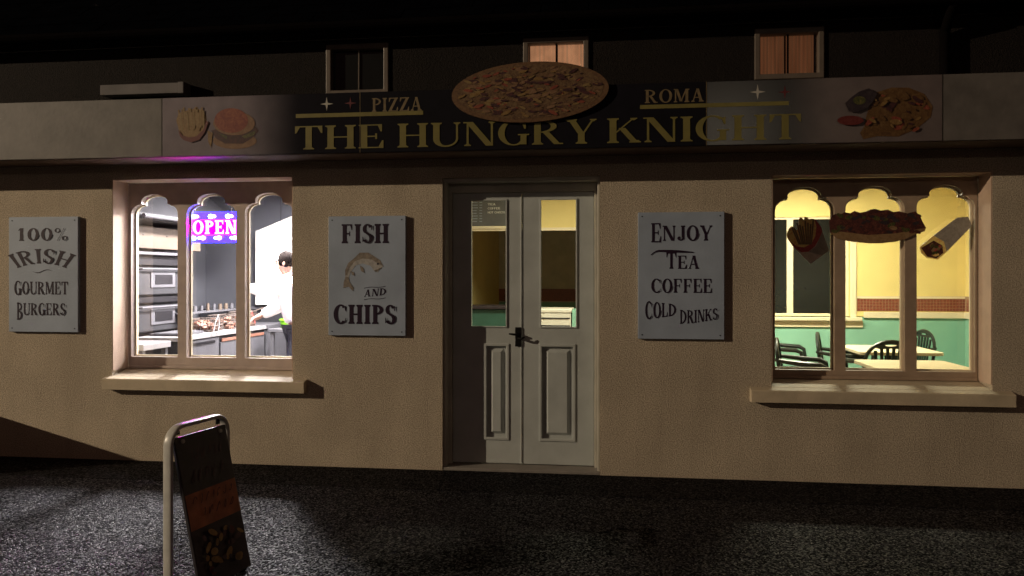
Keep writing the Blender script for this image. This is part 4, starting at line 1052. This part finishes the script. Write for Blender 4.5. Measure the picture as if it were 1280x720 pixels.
# dado rail and mosaic band
tag(bx('dado_rail', M['rail'], None, wx1+.16, DY-.028, zr0-.02, DXb-.0005, DY-.001, zr1, bevel=.006), kind='structure')
tag(bx('dado_rail', M['rail'], None, DXb-.028, TH+.01, zr0-.02, DXb-.001, DY-.029, zr1, bevel=.006), kind='structure')
gb = bx('mosaic_band', M['grout'], None, wx1+.085, DY-.006, zm0, DXb-.001, DY-.0005, zm1+.03); tag(gb, kind='structure')
gb2 = bx('mosaic_band', M['grout'], None, DXb-.006, TH+.01, zm0, DXb-.0005, DY-.007, zm1+.03); tag(gb2, kind='structure')
tl = MB(); sz = .0365
x = wx1+.087
while x < DXb-.03:
    for k in range(4): tl.box(x, DY-.0085-random.uniform(0, .001), zm0+.003+k*sz, x+sz-.005, DY-.0062, zm0+.003+k*sz+sz-.005)
    x += sz
tag(tl.build('mosaic_tiles', M['tile'], gb), kind='stuff')
tl = MB(); yv = 1.6
while yv < DY-.05:
    for k in range(4): tl.box(DXb-.0085, yv, zm0+.003+k*sz, DXb-.0062, yv+sz-.005, zm0+.003+k*sz+sz-.005)
    yv += sz
tag(tl.build('mosaic_tiles', M['tile'], gb2), kind='stuff')
for yy_, a_, b_ in ((DY-.012, wx1+.085, DXb-.007),): tag(bx('mosaic_trim', M['rail'], None, a_, yy_, zm1+.002, b_, DY-.0062, zm1+.028), kind='structure')
# back window with cream joinery, dark outside
bwn = empty('back_window', (wx0, DY, wz0)); tag(bwn, 'wide cream framed window showing black night on the far wall of the dining room', 'window')
BW = lambda a, b, c, d: [(p[0]-wx0, p[1]-wz0) for p in rectl(a, b, c, d)]
mul = X(988, DY)
MB().prism([BW(wx0+.001, wz0+.001, wx1-.001, wz1-.001), BW(wx0+.04, wz0+.04, mul-.038, wz1-.03), BW(mul+.038, wz0+.04, wx1-.075, wz1-.03)], .02, .09).build('frame', M['rail'], bwn, bevel=.006)
MB().prism([BW(wx0-.07, wz0+.002, wx1+.075, wz1+.03), BW(wx0+.003, wz0-.03, wx1-.003, wz1-.003)], -.022, -.001) if False else None
bx('architrave', M['rail'], bwn, wx1-wx0+.001, -.024, -.10, wx1-wx0+.075, -.0075, wz1-wz0+.04, bevel=.006)
bx('window_board', M['rail'], bwn, -.1, -.075, -.045, wx1-wx0+.13, .019, -.001, bevel=.008)
bx('apron', M['rail'], bwn, -.08, -.022, -.125, wx1-wx0+.15, -.0095, -.046, bevel=.005)
for a_, b_ in ((.03, mul-wx0-.03), (mul-wx0+.03, wx1-wx0-.06)):
    bx('pane', M['nightglass'], bwn, a_, .05, .03, b_, .055, wz1-wz0-.02)
# unlit back room beyond the passage
tag(bx('back_room_wall_lower', M['green'], None, DXa, 8.9, .03, DXb, 9.0, 1.0), kind='structure')
tag(bx('back_room_wall_upper', mat('dull_back_room_paint', (.56, .55, .46), .7), None, DXa, 8.9, 1.0005, DXb, 9.0, DZc), kind='structure')
tag(bx('back_room_band', M['tile'], None, DXa, 8.88, 1.02, DXb, 8.899, 1.25), kind='structure')
tag(bx('back_room_side_wall', M['yellow'], None, OPX[1]+.9, DY+.12, .03, OPX[1]+1.0, 8.9, DZc), kind='structure')
tag(bx('back_room_left_wall', M['yellow'], None, DXa-.12, KY+.1, .03, DXa, 8.9, DZc), kind='structure')
# passage lintel trim, menu board on it
tag(bx('lintel_trim', M['rail'], None, OPX[0]+.1, DY-.03, OPZ-.012, OPX[1], DY-.001, OPZ+.028, bevel=.004), kind='structure')
mnA, mnB = at(560, 249, DY-.04), at(640, 282, DY-.04)
mn = empty('menu_board', (mnB.x, DY, mnB.z)); tag(mn, 'dark hot drinks menu board with white writing, seen through the left door glass', 'menu board')
wd_ = mnB.x-mnA.x; hg = mnA.z-mnB.z+.06
bx('board', M['menuboard'], mn, -wd_, -.04, 0, 0, -.002, hg, bevel=.003)
fs_ = Font(S=.16, T=.12, sl=.03, sh=.08)
for i, (t_, w2) in enumerate((('TEA', .10), ('COFFEE', .16), ('HOT CHOCOLATE', .30))):
    z = hg-.12-i*.052; xx = -wd_*.34
    write(t_, xx-.03, xx-.03+w2, z-.026, z, -.042, M['white'], mn, fs_)
for k in range(8):
    z = hg-.10-k*.035
    MB().box(-wd_*.62, -.0415, z-.010, -wd_*.62+random.uniform(.05, .075), -.0405, z-.002).box(-wd_*.62+.095, -.0415, z-.010, -wd_*.62+.13, -.0405, z-.002).build('price_line', M['board'], mn)
bx('ledge', M['rail'], mn, -wd_, -.06, -.04, 0, -.0055, -.004)
# white chest in the passage, seen through right glass; green counter through left glass
ch = empty('white_chest', (-.72, 3.75, .03)); tag(ch, 'white ribbed chest standing in the passage behind the right door glass', 'chest')
cw = mat('white_chest_paint', (.72, .70, .62), .5, var=.05)
bx('body', cw, ch, -.27, -.25, 0, .19, .25, 1.02, bevel=.01); bx('lid', cw, ch, -.28, -.26, 1.021, .20, .26, 1.07, bevel=.012)
for k in range(6): bx('rib', M['steel'], ch, -.26, -.2575, .50+k*.09, .18, -.2505, .515+k*.09)
bx('hinge_post', M['green'], ch, .205, -.24, 0, .27, .1, 1.06)
gcn = empty('green_counter', (-1.6, 3.7, .03)); tag(gcn, 'dark teal serving counter behind the left door glass', 'counter')
tealm = mat('teal_panel', (.035, .10, .075), .4)
bx('front_panel', tealm, gcn, -.40, -.20, 0, .42, .28, 1.06, bevel=.01); bx('counter_top', M['f_dark'], gcn, -.42, -.24, 1.061, .44, .32, 1.10, bevel=.008)
ceiling_light('ceiling_light', 1.95, 2.75, DZc, .9, .3, 'warm white light on the dining room ceiling over the tables', DINING_W, DINING_COL)
ceiling_light('ceiling_light', -.7, 2.3, DZc, .6, .3, 'warm white light on the ceiling just inside the shop door', DINING_W*.45, DINING_COL)

# wall switch on the side wall
sw = empty('light_switch', (DXb, 2.9, .86)); tag(sw, 'small white socket plate low on the green right wall of the dining room', 'socket')
bx('plate', M['white_edge'], sw, -.010, -.04, -.04, -.001, .04, .04, bevel=.003); bx('rocker', M['white_edge'], sw, -.016, -.015, -.02, -.0105, .015, .02)

# tables
def table(x0, x1, y0, y1, label):
    e = empty('cafe_table', ((x0+x1)/2, (y0+y1)/2, .03)); tag(e, label, 'table', 'cream tables in the dining room')
    hx, hy = (x1-x0)/2, (y1-y0)/2
    r = .06; P = []
    for cx, cy, a0 in ((hx-r, hy-r, 0), (-hx+r, hy-r, 90), (-hx+r, -hy+r, 180), (hx-r, -hy+r, 270)):
        for k in range(5): a = math.radians(a0+22.5*k); P.append((cx+r*math.cos(a), cy+r*math.sin(a)))
    n = len(P); mb = MB()
    mb.add([(p[0], p[1], .69) for p in P]+[(p[0], p[1], .72) for p in P], [tuple(range(n))[::-1], tuple(range(n, 2*n))]+[(i, (i+1) % n, (i+1) % n+n, i+n) for i in range(n)])
    mb.build('tabletop', M['tabletop'], e, bevel=.004)
    MB().tube([(0, 0, .03), (0, 0, .689)], .035, 14).build('pedestal', M['black'], e, smooth=True)
    MB().box(-.28, -.035, 0, .28, .035, .03).box(-.035, -.28, .0005, .035, -.0351, .0305).box(-.035, .0351, .0005, .035, .28, .0305).build('base', M['black'], e)
    return e
table(2.08, 2.84, .62, 1.43, 'cream topped cafe table nearest the dining window')
table(2.36, 3.14, 2.15, 3.00, 'cream topped cafe table in the second row, behind the slatted chair')
# resin armchair: parts in local space, faces +y (back towards -y)
def chair(label):
    e = empty('resin_chair', (0, 0, .03)); tag(e, label, 'chair', 'dark resin chairs in the dining room')
    m = M['chair']
    st = MB(); n = 9; vs = []
    for i in range(n):
        for j in range(n):
            u, v = i/(n-1)*2-1, j/(n-1)*2-1
            vs.append((u*.22*(1-.05*v*-1), v*.21, .42+.012*v-.018*(1-u*u)*(1-v*v)))
    st.add(vs, [(i*n+j, (i+1)*n+j, (i+1)*n+j+1, i*n+j+1) for i in range(n-1) for j in range(n-1)])
    so = st.build('seat', m, e, smooth=True); s_ = so.modifiers.new('solid', 'SOLIDIFY'); s_.thickness = .018
    # hooped back: outer hoop
    hoop = []
    for k in range(17):
        a = PI*k/16; xx = .235*math.cos(a); zz = .62+.235*math.sin(a)**.8
        hoop.append((xx, -.235-.10*(zz-.42)*.6, zz))
    hoop = [(.225, -.20, .42), (.232, -.225, .52)]+hoop+[(-.232, -.225, .52), (-.225, -.20, .42)]
    mb = MB()
    def yb(zz): return -.205-.13*(zz-.42)
    hoop = [(x_, yb(z_), z_) for x_, y_, z_ in hoop]
    mb.tube(hoop, .018, 8)
    # top panel with a hand slot
    outer = []; inner = []
    for k in range(13):
        a = math.radians(50+80*k/12); outer.append((.222*math.cos(a), .62+.222*math.sin(a)**.85))
    outer += [(-.10, .785), (0, .79), (.10, .785)]
    slot = ell(0, .820, .055, .010, 16)
    top = MB().prism([outer, slot], -.009, .009)
    for i_, p in enumerate(top.v): top.v[i_] = (p[0], p[1]+yb(p[2]), p[2])
    mb.v and None
    b0 = len(mb.v); mb.v += top.v; mb.f += [[q+b0 for q in f] for f in top.f]; mb.m += top.m
    mb.build('backrest', m, e, smooth=True)
    for k in range(6):
        xx = -.125+.05*k; zt = .80-.030*(abs(k-2.5)/2.5)**2
        w0 = .011; s2 = MB(); a, b = Vector((xx*.80, yb(.43), .42)), Vector((xx*1.12, yb(zt), zt))
        s2.add([a+Vector((-w0, -.006, 0)), a+Vector((w0, -.006, 0)), b+Vector((w0*1.2, -.006, 0)), b+Vector((-w0*1.2, -.006, 0)),
                a+Vector((-w0, .006, 0)), a+Vector((w0, .006, 0)), b+Vector((w0*1.2, .006, 0)), b+Vector((-w0*1.2, .006, 0))],
               [(0, 1, 2, 3), (7, 6, 5, 4), (0, 4, 5, 1), (1, 5, 6, 2), (2, 6, 7, 3), (3, 7, 4, 0)]); s2.build('slat', m, e)
    for s_ in (-1, 1):
        MB().tube([(s_*.222, -.26, .68), (s_*.262, -.16, .665), (s_*.272, .0, .65), (s_*.262, .13, .645), (s_*.245, .185, .62), (s_*.235, .20, .54), (s_*.235, .205, .42)],
                  [.016, .020, .024, .024, .022, .019, .018], 8).build('armrest', m, e, smooth=True)
        MB().tube([(s_*.215, .195, .42), (s_*.235, .225, .0)], [.024, .017], 8).build('leg', m, e, smooth=True)
        MB().tube([(s_*.215, -.20, .42), (s_*.225, -.275, .0)], [.026, .017], 8).build('leg', m, e, smooth=True)
    return e
c0 = chair('dark slatted chair with its back to the window, between the two rows of tables')
c0.location = (2.49, 2.02, .03); c0.rotation_euler = (0, 0, .10)
def place(x, y, rz, label):
    c = copy_tree(c0); c.location = (x, y, .03); c.rotation_euler = (0, 0, rz); c['label'] = label; return c
place(3.12, 3.30, 1.75, 'dark chair beyond the second table, nearest the right corner of the dining room')
place(2.36, 2.72, -1.85, 'dark chair seen side on at the left end of the second table')
place(1.78, 1.87, -1.80, 'low dark chair at the left edge of the dining window, nearer of two there')
place(1.90, 3.38, -1.85, 'dark chair by the far wall at the left edge of the dining window')

# ================================================================== SWINGING PAVEMENT SIGN
sg = empty('pavement_sign', (-2.005, -2.355, 0), math.radians(80))
tag(sg, 'white tube framed pavement sign with a dark tilting menu board on the asphalt', 'pavement sign')
H, hw, rr, dd, tt = .788, .205, .085, .024, .011
path = [(-hw, .05)]
for k in range(9): a = PI-PI/2*k/8; path.append((-hw+rr+rr*math.cos(a), H-rr+rr*math.sin(a)))
for k in range(9): a = PI/2-PI/2*k/8; path.append((hw-rr+rr*math.cos(a), H-rr+rr*math.sin(a)))
path.append((hw, .05))
mb = MB(); rings = []; n = len(path); sec = []
for k in range(16):
    a = 2*PI*k/16; sec.append((tt*(abs(math.cos(a))**.6)*(1 if math.cos(a) > 0 else -1), dd*(abs(math.sin(a))**.6)*(1 if math.sin(a) > 0 else -1)))
vs = []
for i, p in enumerate(path):
    a, b = path[max(i-1, 0)], path[min(i+1, n-1)]; dx, dz = b[0]-a[0], b[1]-a[1]; l = math.hypot(dx, dz); nx, nz = -dz/l, dx/l
    for s1, s2 in sec: vs.append((p[0]+nx*s1, s2, p[1]+nz*s1))
m_ = len(sec); mb.add(vs, [(i*m_+k, i*m_+(k+1) % m_, (i+1)*m_+(k+1) % m_, (i+1)*m_+k) for i in range(n-1) for k in range(m_)])
fr = mb.build('frame', M['tube'], sg, smooth=True)
for s_ in (-1, 1): MB().box(s_*hw-.03, -.12, .0005, s_*hw+.025, .10, .035).build('foot', M['rubber'], sg, bevel=.015)
bd = MB().box(-.186, -.009, -.735, .186, .009, -.02).build('swing_board', mat('sign_back', (.02, .016, .02), .45), sg, bevel=.004)
TILT = math.radians(12.5)
bd.location = (0, 0, H-.030); bd.rotation_euler = (-TILT, 0, 0)
ORG = mat('orange_print', (.42, .13, .05), .5, var=.3, scale=14); DKP = mat('dark_print', (.035, .022, .030), .45, var=.5, scale=9)
PUR = mat('dull_purple_print', (.085, .038, .045), .5, var=.4, scale=25); YEL = mat('dull_yellow_print', (.30, .19, .06), .5, var=.4, scale=25)
pr = Print(-.0095, .0004)
pr.poly(rectl(-.182, -.73, .182, -.025), DKP)
pr.poly(rectl(-.1815, -.455, .1815, -.29), ORG)
def scrawl(y0, y1, x0, x1, m, n, th=.006):
    w_ = (x1-x0)/n
    for k in range(n):
        a = x0+w_*(k+.1); P = []; q = random.uniform(0, 6); ax, az = random.uniform(.25, .38), random.uniform(.35, .5); tw = random.uniform(2.2, 5.5)
        c = [(a+w_*(.4+ax*math.cos(q+tw*t/9)), (y0+y1)/2+(y1-y0)*az*math.sin(q*1.3+tw*1.4*t/9)) for t in range(10)]
        for t in range(9):
            (xa, za), (xb, zb) = c[t], c[t+1]; l = math.hypot(xb-xa, zb-za) or 1; nx, nz = -(zb-za)/l*th/2, (xb-xa)/l*th/2
            pr.k -= .9; pr.poly([(xa-nx, za-nz), (xb-nx, zb-nz), (xb+nx, zb+nz), (xa+nx, za+nz)], m)
scrawl(-.15, -.09, -.12, .14, PUR, 6); scrawl(-.25, -.19, -.13, .12, PUR, 5)
scrawl(-.345, -.305, -.15, .15, M['redink'], 7, .005); scrawl(-.41, -.37, -.11, .14, M['redink'], 5, .005)
for k in range(30):
    pr.poly(ell(random.uniform(-.15, .15), random.uniform(-.70, -.48), random.uniform(.01, .035), random.uniform(.008, .02), 9, 0, random.uniform(-1, 1)), random.choice([YEL, PUR, DKP, M['redink'], YEL]))
pr.build('menu_print', bd)
for s_ in (-1, 1):
    MB().box(s_*.145-.012, -.004, -.040, s_*.145+.012, .004, -.005).build('hanger', M['black'], sg).location = (0, 0, H)
    b_ = MB().lathe([(.0001, -.014), (.009, -.013), (.010, -.009), (.010, .009)], n=12).build('bolt', M['silver'], bd, smooth=True); b_.rotation_euler = (-PI/2, 0, 0); b_.rotation_euler = (-PI/2, 0, 0); b_.location = (s_*.135, -.006, -.045)
    b_.rotation_euler = (PI/2*-1, 0, 0)

# ================================================================== things off to the left that light and shade the view
lw = empty('boundary_wall', (-5.6, 0, 0)); tag(lw, 'low rendered garden wall running out from the shop front, left of the view', 'wall')
RZ = Matrix.Rotation(PI/2, 4, 'Z')
MB().prism([[(-1.06, 0), (-.003, 0), (-.003, .40), (-1.06, .69)]], -.10, .10, M=RZ @ Matrix.Scale(1, 4)).build('wall_body', M['cream'], lw)
MB().prism([[(-1.09, .70), (-.003, .401), (-.003, .45), (-1.09, .75)]], -.13, .13, M=RZ).build('coping', M['concrete'], lw, bevel=.01)
LX, LY, LZ = -25.0, -12.5, 9.2
sl = empty('street_lamp', (LX-1.4, LY-.6, 0)); tag(sl, 'tall galvanised street lamp across the road, left of the view', 'street lamp')
MB().lathe([(.10, 0), (.10, .9), (.075, .95), (.055, 8.8), (.04, 9.2)], n=16).build('post', M['pole'], sl, smooth=True)
MB().tube([(0, 0, 9.1), (.3, .12, 9.3), (1.0, .42, 9.4)], [.04, .035, .03], 10).build('arm', M['pole'], sl, smooth=True)
MB().box(.95, .33, 9.30, 1.65, .73, 9.46).build('lamp_head', M['pole'], sl, bevel=.04)
MB().box(1.05, .40, 9.27, 1.60, .68, 9.299).build('lens', emission('street_lamp_lens', STREET_COL, 20), sl)
ld = bpy.data.lights.new('street_light', 'POINT'); ld.energy = STREET_W; ld.color = STREET_COL; ld.shadow_soft_size = .10
lo = bpy.data.objects.new('street_light', ld); C.objects.link(lo); lo.parent = sl; lo.location = (1.35, .55, 9.12)

s2 = empty('street_lamp', (3.9, -23.6, 0)); tag(s2, 'shorter street lamp with a warm white head on the far side, behind the camera', 'street lamp')
MB().lathe([(.08, 0), (.08, .8), (.055, .85), (.045, 6.5)], n=16).build('post', M['pole'], s2, smooth=True)
MB().box(-.35, .0, 6.50, .05, .7, 6.62).build('lamp_head', M['pole'], s2, bevel=.03)
MB().box(-.30, .15, 6.475, .0, .62, 6.499).build('lens', emission('warm_lamp_lens', (1, .84, .62), 20), s2)
ld = bpy.data.lights.new('street_light', 'POINT'); ld.energy = 230; ld.color = (1, .84, .62); ld.shadow_soft_size = .14
lo = bpy.data.objects.new('street_light', ld); C.objects.link(lo); lo.parent = s2; lo.location = (-.2, .7, 6.33)
